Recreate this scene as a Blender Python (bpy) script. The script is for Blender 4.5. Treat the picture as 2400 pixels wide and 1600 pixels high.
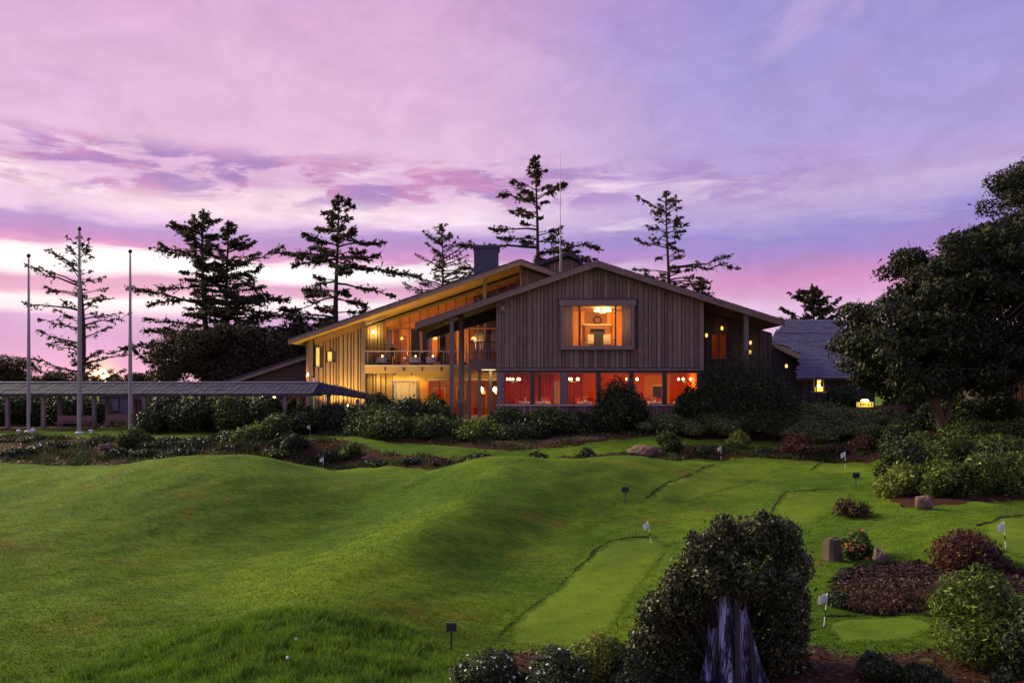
import bpy, bmesh, math
import numpy as np
from mathutils import Vector, Matrix
from mathutils.geometry import delaunay_2d_cdt
R = math.radians
for o in list(bpy.data.objects): bpy.data.objects.remove(o)
SC = bpy.context.scene
COL = SC.collection

# ------------------------------------------------------------------ camera
F = 28.0 / 36.0 * 2400.0       # focal length in photo pixels
HOR = 900.0                    # photo row of the horizon
EYE = 6.0                      # camera height
cam = bpy.data.cameras.new('camera'); camo = bpy.data.objects.new('camera', cam); COL.objects.link(camo)
cam.lens = 28.0; cam.sensor_width = 36.0; cam.sensor_fit = 'HORIZONTAL'
cam.shift_y = (HOR - 800.0) / 2400.0
cam.clip_start = 0.1; cam.clip_end = 6000
camo.location = (0, 0, EYE); camo.rotation_euler = (R(90), 0, 0)
SC.camera = camo
SC.view_settings.view_transform = 'Standard'; SC.view_settings.look = 'None'
SC.view_settings.exposure = 0.0; SC.view_settings.gamma = 1.0
SC.render.engine = 'CYCLES'
SC.cycles.use_denoising = True
SC.cycles.max_bounces = 6; SC.cycles.diffuse_bounces = 3; SC.cycles.glossy_bounces = 3
SC.cycles.transparent_max_bounces = 12; SC.cycles.sample_clamp_indirect = 4.0

def lin(c):
    out = []
    for v in c[:3]:
        v = v / 255.0
        out.append(v / 12.92 if v <= 0.04045 else ((v + 0.055) / 1.055) ** 2.4)
    return (*out, 1.0)

# ------------------------------------------------------------------ sky
SUN_AZ, SUN_EL = R(-27.3), R(0.5)
world = bpy.data.worlds.new('World'); SC.world = world; world.use_nodes = True
nt = world.node_tree; nt.nodes.clear()
class NG:
    def __init__(s, t): s.t = t
    def n(s, typ, **kw):
        nd = s.t.nodes.new(typ)
        for k, v in kw.items(): setattr(nd, k, v)
        return nd
    def put(s, sock, v):
        if hasattr(v, 'is_output') or isinstance(v, bpy.types.NodeSocket): s.t.links.new(v, sock)
        elif v is not None: sock.default_value = v
    def math(s, op, a, b=None, c=None, clamp=False):
        nd = s.n('ShaderNodeMath', operation=op, use_clamp=clamp)
        for i, v in enumerate((a, b, c)):
            if v is not None: s.put(nd.inputs[i], v)
        return nd.outputs[0]
    def mix(s, fac, a, b, mode='MIX'):
        nd = s.n('ShaderNodeMix', data_type='RGBA', blend_type=mode)
        s.put(nd.inputs[0], fac); s.put(nd.inputs[6], a); s.put(nd.inputs[7], b)
        return nd.outputs[2]
    def ramp(s, fac, stops, interp='LINEAR'):
        nd = s.n('ShaderNodeValToRGB'); cr = nd.color_ramp; cr.interpolation = interp
        while len(cr.elements) < len(stops): cr.elements.new(0.5)
        for e, (p, c) in zip(cr.elements, stops):
            e.position = p; e.color = c if len(c) == 4 else (*c, 1)
        s.put(nd.inputs[0], fac); return nd.outputs[0]
    def rng(s, v, a, b, c=0.0, d=1.0, smooth=True):
        nd = s.n('ShaderNodeMapRange', interpolation_type='SMOOTHSTEP' if smooth else 'LINEAR')
        for i, x in enumerate((v, a, b, c, d)): s.put(nd.inputs[i], x)
        return nd.outputs[0]
    def noise(s, vec, scale, detail=4, rough=0.5, dist=0.0):
        nd = s.n('ShaderNodeTexNoise'); s.put(nd.inputs['Vector'], vec)
        nd.inputs['Scale'].default_value = scale; nd.inputs['Detail'].default_value = detail
        nd.inputs['Roughness'].default_value = rough; nd.inputs['Distortion'].default_value = dist
        return nd.outputs[0]
    def mapping(s, vec, scale=(1, 1, 1), rot=(0, 0, 0), loc=(0, 0, 0)):
        nd = s.n('ShaderNodeMapping'); s.put(nd.inputs[0], vec)
        nd.inputs[1].default_value = loc; nd.inputs[2].default_value = rot; nd.inputs[3].default_value = scale
        return nd.outputs[0]
    def comb(s, x, y, z):
        nd = s.n('ShaderNodeCombineXYZ')
        for i, v in enumerate((x, y, z)): s.put(nd.inputs[i], v)
        return nd.outputs[0]

g = NG(nt)
tc = g.n('ShaderNodeTexCoord').outputs['Generated']
sep = g.n('ShaderNodeSeparateXYZ'); nt.links.new(tc, sep.inputs[0])
dx, dy, dz = sep.outputs
hlen = g.math('SQRT', g.math('ADD', g.math('MULTIPLY', dx, dx), g.math('MULTIPLY', dy, dy)))
tel = g.math('DIVIDE', dz, g.math('MAXIMUM', hlen, 0.02))       # tan(elevation)
az = g.math('ARCTAN2', dx, dy)                                  # 0 straight ahead, - is left
pv = g.comb(az, g.math('MULTIPLY', tel, 1.0), 0.0)
# gently waving band edges
w1 = g.noise(g.mapping(pv, (2.2, 9, 1)), 2.0, 5, 0.55)
w2 = g.noise(g.mapping(pv, (6, 30, 1), loc=(3, 1, 0)), 2.0, 4, 0.6)
wob = g.math('ADD', g.math('MULTIPLY', g.math('SUBTRACT', w1, 0.5), 0.05), g.math('MULTIPLY', g.math('SUBTRACT', w2, 0.5), 0.018))
damp = g.rng(tel, 0.05, 0.25, 0.35, 1.6)
tw = g.math('ADD', tel, g.math('MULTIPLY', wob, damp))
T = lambda t: t
left = g.ramp(tw, [(0.0, lin((222, 172, 205))), (.02, lin((205, 165, 210))), (.05, lin((188, 155, 208))), (.075, lin((200, 165, 212))),
    (.086, lin((246, 226, 240))), (.098, lin((252, 240, 246))), (.104, lin((222, 172, 205))), (.117, lin((214, 158, 198))), (.123, lin((240, 215, 232))), (.129, lin((255, 250, 253))),
    (.146, lin((255, 249, 252))), (.153, lin((212, 146, 196))), (.165, lin((184, 138, 196))), (.180, lin((176, 146, 205))), (.194, lin((226, 194, 226))),
    (.214, lin((248, 222, 234))), (.240, lin((216, 176, 212))), (.28, lin((224, 186, 216))), (.35, lin((221, 180, 214))), (.44, lin((214, 168, 208))),
    (.60, lin((190, 152, 204))), (1.0, lin((160, 142, 204)))])
right = g.ramp(tw, [(0.0, lin((222, 188, 222))), (.09, lin((224, 186, 222))), (.108, lin((214, 156, 202))), (.13, lin((204, 138, 190))), (.155, lin((166, 136, 200))),
    (.18, lin((150, 136, 203))), (.205, lin((180, 162, 213))), (.23, lin((192, 172, 214))), (.25, lin((180, 160, 209))), (.28, lin((174, 158, 212))), (.36, lin((162, 151, 209))), (.46, lin((150, 143, 207))),
    (.62, lin((134, 131, 202))), (1.0, lin((124, 126, 194)))])
wsw = g.noise(g.mapping(pv, (1.5, 3, 1), loc=(7, 2, 0)), 1.5, 3, 0.5)
fr = g.rng(g.math('ADD', az, g.math('MULTIPLY', g.math('SUBTRACT', wsw, 0.5), 0.30)), -0.22, 0.34)
back = g.rng(g.math('ABSOLUTE', az), 1.0, 2.4)                      # away from the sunset the same lavender goes on
sky = g.mix(fr, left, right)
sky = g.mix(back, sky, right)
# broken cloud bar at about 13 degrees, and a softer one on the right
cn = g.noise(g.mapping(pv, (5.5, 19, 1), loc=(1.3, .4, 0)), 1.7, 7, 0.62, 0.35)
band = g.math('MULTIPLY', g.rng(tel, 0.200, 0.236), g.rng(tel, 0.262, 0.292, 1.0, 0.0))
cm = g.math('MULTIPLY', g.rng(cn, 0.44, 0.56), band)
cm = g.math('MULTIPLY', cm, g.rng(az, 0.30, 0.48, 1.0, 0.0))
cloudcol = g.mix(g.rng(g.noise(g.mapping(pv, (7, 14, 1), loc=(9, 0, 0)), 1.5, 2), .4, .6), lin((192, 128, 182)), lin((158, 124, 186)))
cloudcol = g.mix(g.rng(az, -0.1, 0.15), cloudcol, lin((172, 140, 200)))
sky = g.mix(g.math('MULTIPLY', cm, 0.9), sky, cloudcol)
# slanting pale wisps
wn = g.noise(g.mapping(pv, (4, 26, 1), rot=(0, 0, R(24)), loc=(2, 5, 0)), 1.4, 6, 0.6, 0.6)
wm = g.math('MULTIPLY', g.rng(wn, 0.52, 0.72), g.math('MULTIPLY', g.rng(tel, 0.17, 0.2), g.rng(tel, 0.24, 0.30, 1.0, 0.0)))
wm = g.math('MULTIPLY', wm, g.rng(az, -0.05, 0.4, 1.0, 0.25))
sky = g.mix(g.math('MULTIPLY', wm, 0.9), sky, lin((250, 226, 238)))
# broad soft mottling higher up
mn = g.noise(g.mapping(pv, (2.2, 3.2, 1), rot=(0, 0, R(-28)), loc=(4, 2, 0)), 1.6, 5, 0.55, 0.8)
sky = g.mix(g.math('MULTIPLY', g.rng(tel, 0.26, 0.34), g.rng(mn, 0.52, 0.74, 0.0, 0.40)), sky, lin((190, 148, 200)))
sky = g.mix(g.math('MULTIPLY', g.rng(tel, 0.26, 0.34), g.rng(mn, 0.34, 0.5, 0.30, 0.0)), sky, lin((222, 186, 216)))
fn = g.noise(g.mapping(pv, (5, 8, 1), rot=(0, 0, R(-35)), loc=(1, 8, 0)), 2.2, 8, 0.66, 0.7)
fv = g.rng(fn, 0.3, 0.7, 0.90, 1.08, False); fine = g.n('ShaderNodeVectorMath', operation='SCALE'); g.put(fine.inputs[0], sky); g.put(fine.inputs['Scale'], fv); sky = fine.outputs[0]
# the setting sun's own small disc and glow
sd = Vector((math.sin(SUN_AZ) * math.cos(SUN_EL), math.cos(SUN_AZ) * math.cos(SUN_EL), math.sin(SUN_EL)))
dp = g.n('ShaderNodeVectorMath', operation='DOT_PRODUCT'); nt.links.new(tc, dp.inputs[0]); dp.inputs[1].default_value = sd
dot = dp.outputs['Value']
glow = g.rng(dot, math.cos(R(1.5)), 1.0); disc = g.rng(dot, math.cos(R(0.55)), math.cos(R(0.22)))
sky = g.mix(g.math('MULTIPLY', glow, 0.8), sky, lin((255, 214, 190)))
sky = g.mix(disc, sky, (6.0, 3.6, 1.6, 1))
nish = g.n('ShaderNodeTexSky', sky_type='NISHITA'); nish.sun_disc = False
nish.sun_elevation = R(1.0); nish.sun_rotation = SUN_AZ; nish.air_density = 1.0; nish.dust_density = 1.0
bg1 = g.n('ShaderNodeBackground'); nt.links.new(sky, bg1.inputs[0]); bg1.inputs[1].default_value = 1.05
bg2 = g.n('ShaderNodeBackground'); nt.links.new(nish.outputs[0], bg2.inputs[0]); bg2.inputs[1].default_value = 0.012
adds = g.n('ShaderNodeAddShader'); nt.links.new(bg1.outputs[0], adds.inputs[0]); nt.links.new(bg2.outputs[0], adds.inputs[1])
out = g.n('ShaderNodeOutputWorld'); nt.links.new(adds.outputs[0], out.inputs[0])

# ------------------------------------------------------------------ sun (soft afterglow from the bright western sky)
sl = bpy.data.lights.new('sun', 'SUN'); sl.energy = 5.0; sl.angle = R(22); sl.color = (1.0, 0.88, 0.52)
so = bpy.data.objects.new('sun', sl); COL.objects.link(so)
la, le = R(-60), R(27)
tosun = Vector((math.sin(la) * math.cos(le), math.cos(la) * math.cos(le), math.sin(le)))
so.rotation_euler = tosun.to_track_quat('Z', 'Y').to_euler(); so.location = (-30, 40, 40)

# ------------------------------------------------------------------ helpers
def X(px, D): return (px - 1200.0) / F * D
def Z(py, D): return EYE - (py - HOR) / F * D
def P(px, py, D): return Vector((X(px, D), D, Z(py, D)))

class MB:
    """collects shapes, links them as ONE mesh object"""
    def __init__(s): s.v = []; s.f = []
    def poly(s, pts):
        b = len(s.v); s.v += [tuple(p) for p in pts]; s.f.append(tuple(range(b, b + len(pts)))); return s
    def box(s, x0, x1, y0, y1, z0, z1):
        b = len(s.v)
        s.v += [(x0, y0, z0), (x1, y0, z0), (x1, y1, z0), (x0, y1, z0), (x0, y0, z1), (x1, y0, z1), (x1, y1, z1), (x0, y1, z1)]
        s.f += [tuple(b + i for i in q) for q in ((3, 2, 1, 0), (4, 5, 6, 7), (0, 1, 5, 4), (1, 2, 6, 5), (2, 3, 7, 6), (3, 0, 4, 7))]
        return s
    def prism(s, xz, y0, y1):
        n = len(xz); b = len(s.v)
        s.v += [(x, y0, z) for x, z in xz] + [(x, y1, z) for x, z in xz]
        s.f.append(tuple(b + i for i in range(n))); s.f.append(tuple(b + n + i for i in reversed(range(n))))
        for i in range(n):
            j = (i + 1) % n; s.f.append((b + i, b + n + i, b + n + j, b + j))
        return s
    def slab(s, pts, off):
        """polygon pts extruded by vector off"""
        n = len(pts); b = len(s.v); off = Vector(off)
        s.v += [tuple(p) for p in pts] + [tuple(Vector(p) + off) for p in pts]
        s.f.append(tuple(b + i for i in range(n))); s.f.append(tuple(b + n + i for i in reversed(range(n))))
        for i in range(n):
            j = (i + 1) % n; s.f.append((b + i, b + n + i, b + n + j, b + j))
        return s
    def tube(s, pts, radii, seg=6, cap=True):
        pts = [Vector(p) for p in pts]; b = len(s.v); n = len(pts)
        if not hasattr(radii, '__len__'): radii = [radii] * n
        for i, p in enumerate(pts):
            d = (pts[min(i + 1, n - 1)] - pts[max(i - 1, 0)])
            d = d.normalized() if d.length > 1e-9 else Vector((0, 0, 1))
            a = d.cross(Vector((0, 1, 0)) if abs(d.y) < 0.9 else Vector((1, 0, 0))).normalized(); c = d.cross(a)
            for k in range(seg):
                t = 2 * math.pi * k / seg
                s.v.append(tuple(p + (a * math.cos(t) + c * math.sin(t)) * radii[i]))
        for i in range(n - 1):
            for k in range(seg):
                k2 = (k + 1) % seg
                s.f.append((b + i * seg + k, b + i * seg + k2, b + (i + 1) * seg + k2, b + (i + 1) * seg + k))
        if cap:
            s.f.append(tuple(b + k for k in reversed(range(seg)))); s.f.append(tuple(b + (n - 1) * seg + k for k in range(seg)))
        return s
    def lathe(s, prof, seg=10, c=(0, 0, 0)):
        b = len(s.v); n = len(prof)
        for r, z in prof:
            for k in range(seg):
                t = 2 * math.pi * k / seg
                s.v.append((c[0] + r * math.cos(t), c[1] + r * math.sin(t), c[2] + z))
        for i in range(n - 1):
            for k in range(seg):
                k2 = (k + 1) % seg
                s.f.append((b + i * seg + k, b + i * seg + k2, b + (i + 1) * seg + k2, b + (i + 1) * seg + k))
        s.f.append(tuple(b + k for k in reversed(range(seg)))); s.f.append(tuple(b + (n - 1) * seg + k for k in range(seg)))
        return s
    def mesh(s, name, mat=None, smooth=False):
        me = bpy.data.meshes.new(name); me.from_pydata(s.v, [], s.f); me.update()
        if mat: me.materials.append(mat)
        if smooth: me.shade_smooth()
        return me
    def build(s, name, mat, parent=None, smooth=False):
        return link(name, s.mesh(name, mat, smooth), parent)

def link(name, me, parent=None):
    o = bpy.data.objects.new(name, me); COL.objects.link(o)
    if parent is not None:
        o.parent = parent
        if parent.type == 'EMPTY' and parent.get('_w'): o.location = -parent.location   # parts given in world coordinates
    return o
def tag(o, label=None, cat=None, group=None, kind=None):
    if label: o['label'] = label
    if cat: o['category'] = cat
    if group: o['group'] = group
    if kind: o['kind'] = kind
    return o
def empty(name, loc, label=None, cat=None, group=None, worldparts=False, rz=0.0):
    o = bpy.data.objects.new(name, None); COL.objects.link(o); o.location = loc; o.rotation_euler = (0, 0, rz)
    o.empty_display_size = 0.2
    if worldparts: o['_w'] = 1
    return tag(o, label, cat, group)
def copy_tree(o, parent=None):
    c = o.copy(); COL.objects.link(c); c.parent = parent
    for ch in list(o.children): copy_tree(ch, c)
    return c
def npmesh(name, verts, faces, mat, mats_idx=None):
    """fast mesh from numpy arrays, faces (n,3) or (n,4)"""
    me = bpy.data.meshes.new(name); k = faces.shape[1]
    me.vertices.add(len(verts)); me.vertices.foreach_set('co', np.ascontiguousarray(verts, dtype=np.float32).ravel())
    me.loops.add(faces.size); me.loops.foreach_set('vertex_index', np.ascontiguousarray(faces, dtype=np.int32).ravel())
    me.polygons.add(len(faces)); me.polygons.foreach_set('loop_start', np.arange(0, faces.size, k, dtype=np.int32))
    for m in (mat if isinstance(mat, (list, tuple)) else [mat]): me.materials.append(m)
    if mats_idx is not None: me.polygons.foreach_set('material_index', np.ascontiguousarray(mats_idx, dtype=np.int32))
    me.update(calc_edges=True); return me
def pointlight(name, loc, watts, color, radius=0.12, parent=None):
    l = bpy.data.lights.new(name, 'POINT'); l.energy = watts; l.color = color; l.shadow_soft_size = radius
    o = bpy.data.objects.new(name, l); COL.objects.link(o); o.location = loc
    if parent is not None:
        o.parent = parent
        if parent.get('_w'): o.location = Vector(loc) - parent.location
    return o

# ------------------------------------------------------------------ materials
def newmat(name):
    m = bpy.data.materials.new(name); m.use_nodes = True; t = m.node_tree; t.nodes.clear(); g = NG(t)
    o = g.n('ShaderNodeOutputMaterial'); b = g.n('ShaderNodeBsdfPrincipled'); t.links.new(b.outputs[0], o.inputs[0])
    return m, g, b, o
def wood(name, base, var=0.35, rough=0.8, grain=(18, 18, 1.2), bump=0.3, bscale=1.0):
    m, g, b, o = newmat(name)
    tc = g.n('ShaderNodeTexCoord').outputs['Object']
    rnd = g.n('ShaderNodeObjectInfo').outputs['Random']
    off = g.n('ShaderNodeVectorMath', operation='ADD'); g.put(off.inputs[0], tc)
    g.put(off.inputs[1], g.comb(g.math('MULTIPLY', rnd, 31.0), 0.0, g.math('MULTIPLY', rnd, 17.0)))
    n1 = g.noise(g.mapping(off.outputs[0], grain), 1.0 * bscale, 6, 0.65)
    n2 = g.noise(off.outputs[0], 0.8, 4, 0.6)
    v = g.math('ADD', g.math('MULTIPLY', g.math('SUBTRACT', n1, 0.5), 2.0 * var), g.math('MULTIPLY', g.math('SUBTRACT', n2, 0.5), var))
    v = g.math('ADD', v, g.math('MULTIPLY', g.math('SUBTRACT', rnd, 0.5), var * 0.9))
    v = g.math('MAXIMUM', g.math('ADD', 1.0, v), 0.25)
    hsv = g.n('ShaderNodeHueSaturation'); g.put(hsv.inputs['Color'], (*base, 1)); g.put(hsv.inputs['Value'], v)
    g.put(b.inputs['Base Color'], hsv.outputs[0]); b.inputs['Roughness'].default_value = rough
    bp = g.n('ShaderNodeBump'); bp.inputs['Strength'].default_value = bump; bp.inputs['Distance'].default_value = 0.01
    g.put(bp.inputs['Height'], n1); g.t.links.new(bp.outputs[0], b.inputs['Normal'])
    return m
def plain(name, base, rough=0.7, metal=0.0, var=0.12, nscale=6.0, spec=0.5, bump=0.0):
    m, g, b, o = newmat(name)
    tc = g.n('ShaderNodeTexCoord').outputs['Object']
    n1 = g.noise(tc, nscale, 5, 0.6)
    hsv = g.n('ShaderNodeHueSaturation'); g.put(hsv.inputs['Color'], (*base, 1))
    g.put(hsv.inputs['Value'], g.math('ADD', 1.0, g.math('MULTIPLY', g.math('SUBTRACT', n1, 0.5), 2 * var)))
    g.put(b.inputs['Base Color'], hsv.outputs[0]); b.inputs['Roughness'].default_value = rough; b.inputs['Metallic'].default_value = metal
    b.inputs['Specular IOR Level'].default_value = spec
    if bump:
        bp = g.n('ShaderNodeBump'); bp.inputs['Strength'].default_value = bump; bp.inputs['Distance'].default_value = 0.03
        g.put(bp.inputs['Height'], n1); g.t.links.new(bp.outputs[0], b.inputs['Normal'])
    return m
def emit(name, col, strength):
    m, g, b, o = newmat(name); g.put(b.inputs['Base Color'], (*col, 1))
    g.put(b.inputs['Emission Color'], (*col, 1)); b.inputs['Emission Strength'].default_value = strength
    return m
def leafmat(name, base, alt, rough=0.55, transl=0.25, hi=None, var=0.5):
    """colour differs from leaf to leaf"""
    m, g, b, o = newmat(name)
    rnd = g.n('ShaderNodeNewGeometry').outputs['Random Per Island']
    tc = g.n('ShaderNodeTexCoord').outputs['Object']
    n1 = g.noise(tc, 1.3, 3, 0.6)
    c = g.mix(g.rng(n1, 0.38, 0.64), (*base, 1), (*alt, 1))
    if hi: c = g.mix(g.rng(rnd, 0.86, 0.9), c, (*hi, 1))
    hsv = g.n('ShaderNodeHueSaturation'); g.put(hsv.inputs['Color'], c)
    g.put(hsv.inputs['Value'], g.math('ADD', 1.0 - var * 0.5, g.math('MULTIPLY', g.math('FRACT', g.math('MULTIPLY', rnd, 7.31)), var * 1.1)))
    g.put(b.inputs['Base Color'], hsv.outputs[0]); b.inputs['Roughness'].default_value = rough
    b.inputs['Specular IOR Level'].default_value = 0.25
    if transl:
        tr = g.n('ShaderNodeBsdfTranslucent'); g.put(tr.inputs[0], hsv.outputs[0])
        mx = g.n('ShaderNodeMixShader'); mx.inputs[0].default_value = transl
        g.t.links.new(b.outputs[0], mx.inputs[1]); g.t.links.new(tr.outputs[0], mx.inputs[2]); g.t.links.new(mx.outputs[0], o.inputs[0])
    return m
def glassmat(name):
    m, g, b, o = newmat(name)
    tr = g.n('ShaderNodeBsdfTransparent'); tr.inputs[0].default_value = (0.97, 0.97, 0.96, 1)
    gl = g.n('ShaderNodeBsdfGlossy'); gl.inputs['Roughness'].default_value = 0.02; gl.inputs[0].default_value = (0.9, 0.9, 0.9, 1)
    mx = g.n('ShaderNodeMixShader'); mx.inputs[0].default_value = 0.010
    g.t.links.new(tr.outputs[0], mx.inputs[1]); g.t.links.new(gl.outputs[0], mx.inputs[2]); g.t.links.new(mx.outputs[0], o.inputs[0])
    return m

M = {}
M['siding'] = wood('weathered_siding', (0.245, 0.168, 0.122), 0.7)
M['sidinglit'] = wood('lit_cedar_siding', (0.36, 0.25, 0.12), 0.28)  # same cedar as the other siding, with lamplight put into its colour
M['trim'] = wood('weathered_trim', (0.23, 0.18, 0.14), 0.25, grain=(2, 2, 2))
M['trimdark'] = wood('dark_trim', (0.075, 0.06, 0.052), 0.3)
M['post'] = wood('weathered_post', (0.20, 0.17, 0.15), 0.3)
M['soffit'] = wood('cedar_soffit', (0.40, 0.26, 0.10), 0.25, grain=(3, 1, 3))
M['beam'] = wood('cedar_beam', (0.52, 0.36, 0.14), 0.2, grain=(1.2, 8, 18))
M['shingle'] = plain('dark_shingle', (0.055, 0.048, 0.048), 0.9, var=0.5, nscale=9, bump=0.6)
M['bluetile'] = wood('slate_blue_tile', (0.046, 0.044, 0.072), 0.8, grain=(3, 3, 3), rough=0.75)
M['annexshingle'] = wood('grey_shingle', (0.125, 0.12, 0.175), 0.85, grain=(5, 5, 5), rough=0.75)
M['glass'] = glassmat('window_glass')
M['redwall'] = plain('red_wall', (0.75, 0.135, 0.010), 0.8, var=0.08)
M['redcurtain'] = plain('red_curtain', (0.46, 0.045, 0.006), 0.85, var=0.15)
M['orangewall'] = plain('amber_wall', (0.80, 0.36, 0.06), 0.8, var=0.06)
M['ceiling'] = wood('cedar_ceiling', (0.55, 0.30, 0.10), 0.2, grain=(6, 1, 6))
M['floorwood'] = wood('floor_wood', (0.25, 0.13, 0.06), 0.3)
M['cream'] = plain('cream_fabric', (0.62, 0.55, 0.42), 0.9, var=0.08)
M['greycurtain'] = plain('grey_curtain', (0.52, 0.45, 0.34), 0.9, var=0.15)
_m = M['greycurtain']; _g = NG(_m.node_tree); _o = [n for n in _m.node_tree.nodes if n.type == 'OUTPUT_MATERIAL'][0]; _b = [n for n in _m.node_tree.nodes if n.type == 'BSDF_PRINCIPLED'][0]
_t = _g.n('ShaderNodeBsdfTranslucent'); _t.inputs[0].default_value = (.7, .6, .42, 1); _x = _g.n('ShaderNodeMixShader'); _x.inputs[0].default_value = .5
_g.t.links.new(_b.outputs[0], _x.inputs[1]); _g.t.links.new(_t.outputs[0], _x.inputs[2]); _g.t.links.new(_x.outputs[0], _o.inputs[0])
M['mantel'] = wood('mantel_wood', (0.36, 0.16, 0.06), 0.2)
M['black'] = plain('black_metal', (0.02, 0.02, 0.022), 0.5)
M['white'] = plain('white_paint', (0.78, 0.78, 0.76), 0.5, var=0.04)
M['pole'] = plain('pole_metal', (0.30, 0.28, 0.26), 0.45, metal=0.3, var=0.05)
M['bench'] = wood('bench_wood', (0.22, 0.11, 0.09), 0.25, grain=(1, 12, 12))
M['chimney'] = plain('chimney_stone', (0.075, 0.075, 0.105), 0.9, var=0.9, nscale=4.5, bump=1.0)
M['bark'] = wood('bark', (0.075, 0.048, 0.032), 0.5, grain=(7, 7, 1.5), bump=0.8)
M['barkdark'] = wood('dark_bark', (0.035, 0.027, 0.022), 0.4, grain=(7, 7, 1.5), bump=0.6)
def stumpmat():
    m, g, b, o = newmat('silver_weathered_stump'); tc = g.n('ShaderNodeTexCoord').outputs['Object']
    n1 = g.noise(g.mapping(tc, (34, 34, 1.0)), 1.0, 7, 0.7, 0.3); n2 = g.noise(g.mapping(tc, (5, 5, .7)), 1.0, 4, 0.6, 0.5)
    k = g.math('ADD', g.math('MULTIPLY', n1, .6), g.math('MULTIPLY', n2, .6))
    c = g.ramp(k, [(.50, (.008, .007, .007)), (.60, (.03, .028, .034)), (.65, (.22, .25, .40)), (.73, (.62, .65, .82))])
    g.put(b.inputs['Base Color'], c); b.inputs['Roughness'].default_value = .8
    bp = g.n('ShaderNodeBump'); bp.inputs['Strength'].default_value = 1.0; bp.inputs['Distance'].default_value = .05; g.put(bp.inputs['Height'], k); g.t.links.new(bp.outputs[0], b.inputs['Normal'])
    return m
M['stump'] = stumpmat()
M['rock'] = plain('brown_rock', (0.17, 0.105, 0.07), 0.9, var=0.4, nscale=5, bump=0.8)
M['bulb'] = emit('warm_bulb', (1.0, 0.70, 0.26), 7.0)
M['bulbwhite'] = emit('white_bulb', (1.0, 0.82, 0.42), 9.0)
M['amberglass'] = emit('amber_glass', (1.0, 0.55, 0.12), 1.6)
M['signyellow'] = emit('lit_yellow_panel', (1.0, 0.74, 0.14), 0.55)
M['cloth'] = plain('white_cloth', (0.75, 0.72, 0.68), 0.9, var=0.05)
M['darkcloth'] = plain('dark_cloth', (0.02, 0.02, 0.025), 0.9)
M['bluecloth'] = plain('blue_cloth', (0.16, 0.19, 0.30), 0.9)
M['stripecloth'] = plain('pale_cloth', (0.55, 0.45, 0.40), 0.9, var=0.3, nscale=18)
M['redcloth'] = plain('red_cloth', (0.35, 0.05, 0.04), 0.9)
M['skin'] = plain('skin', (0.55, 0.30, 0.20), 0.6, var=0.05)
M['hair'] = plain('dark_hair', (0.02, 0.014, 0.01), 0.7)
M['petalwhite'] = leafmat('white_petals', (0.75, 0.74, 0.72), (0.7, 0.7, 0.72), transl=0.1, var=0.15)
M['petalorange'] = leafmat('orange_petals', (0.55, 0.16, 0.06), (0.62, 0.24, 0.10), transl=0.15, var=0.3)
M['petalpink'] = leafmat('pink_petals', (0.55, 0.36, 0.32), (0.5, 0.3, 0.28), transl=0.1, var=0.3)
L = {}
L['dark'] = leafmat('dark_leaf', (0.034, 0.052, 0.014), (0.020, 0.034, 0.012), hi=(0.085, 0.115, 0.024), transl=0.15, var=0.9)
L['green'] = leafmat('green_leaf', (0.058, 0.090, 0.014), (0.026, 0.048, 0.012), hi=(0.18, 0.23, 0.04), var=0.9)
L['bright'] = leafmat('bright_leaf', (0.10, 0.15, 0.018), (0.045, 0.08, 0.014), hi=(0.28, 0.34, 0.05), var=0.9)
L['yellow'] = leafmat('yellow_green_leaf', (0.17, 0.21, 0.024), (0.10, 0.14, 0.02), hi=(0.32, 0.36, 0.06), var=0.9)
L['red'] = leafmat('bronze_leaf', (0.105, 0.040, 0.022), (0.060, 0.040, 0.020), hi=(0.22, 0.09, 0.05))
L['russet'] = leafmat('russet_groundcover', (0.070, 0.030, 0.018), (0.045, 0.036, 0.016), hi=(0.11, 0.04, 0.025))
L['juniper'] = leafmat('juniper_leaf', (0.10, 0.135, 0.036), (0.14, 0.175, 0.05), hi=(0.20, 0.23, 0.075), transl=0.1, var=.8)
L['conifer'] = leafmat('conifer_needles', (0.044, 0.044, 0.022), (0.060, 0.052, 0.026), hi=(0.12, 0.10, 0.045), transl=0.42, var=.8)
L['pine'] = leafmat('pine_needles', (0.026, 0.032, 0.012), (0.015, 0.020, 0.008), hi=(0.075, 0.08, 0.024), transl=0.12, var=.9)
L['stumpbush'] = leafmat('dark_glossy_leaf', (0.032, 0.042, 0.013), (0.046, 0.048, 0.018), hi=(0.16, 0.17, 0.05), rough=0.4, transl=0.12, var=.9)

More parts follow.
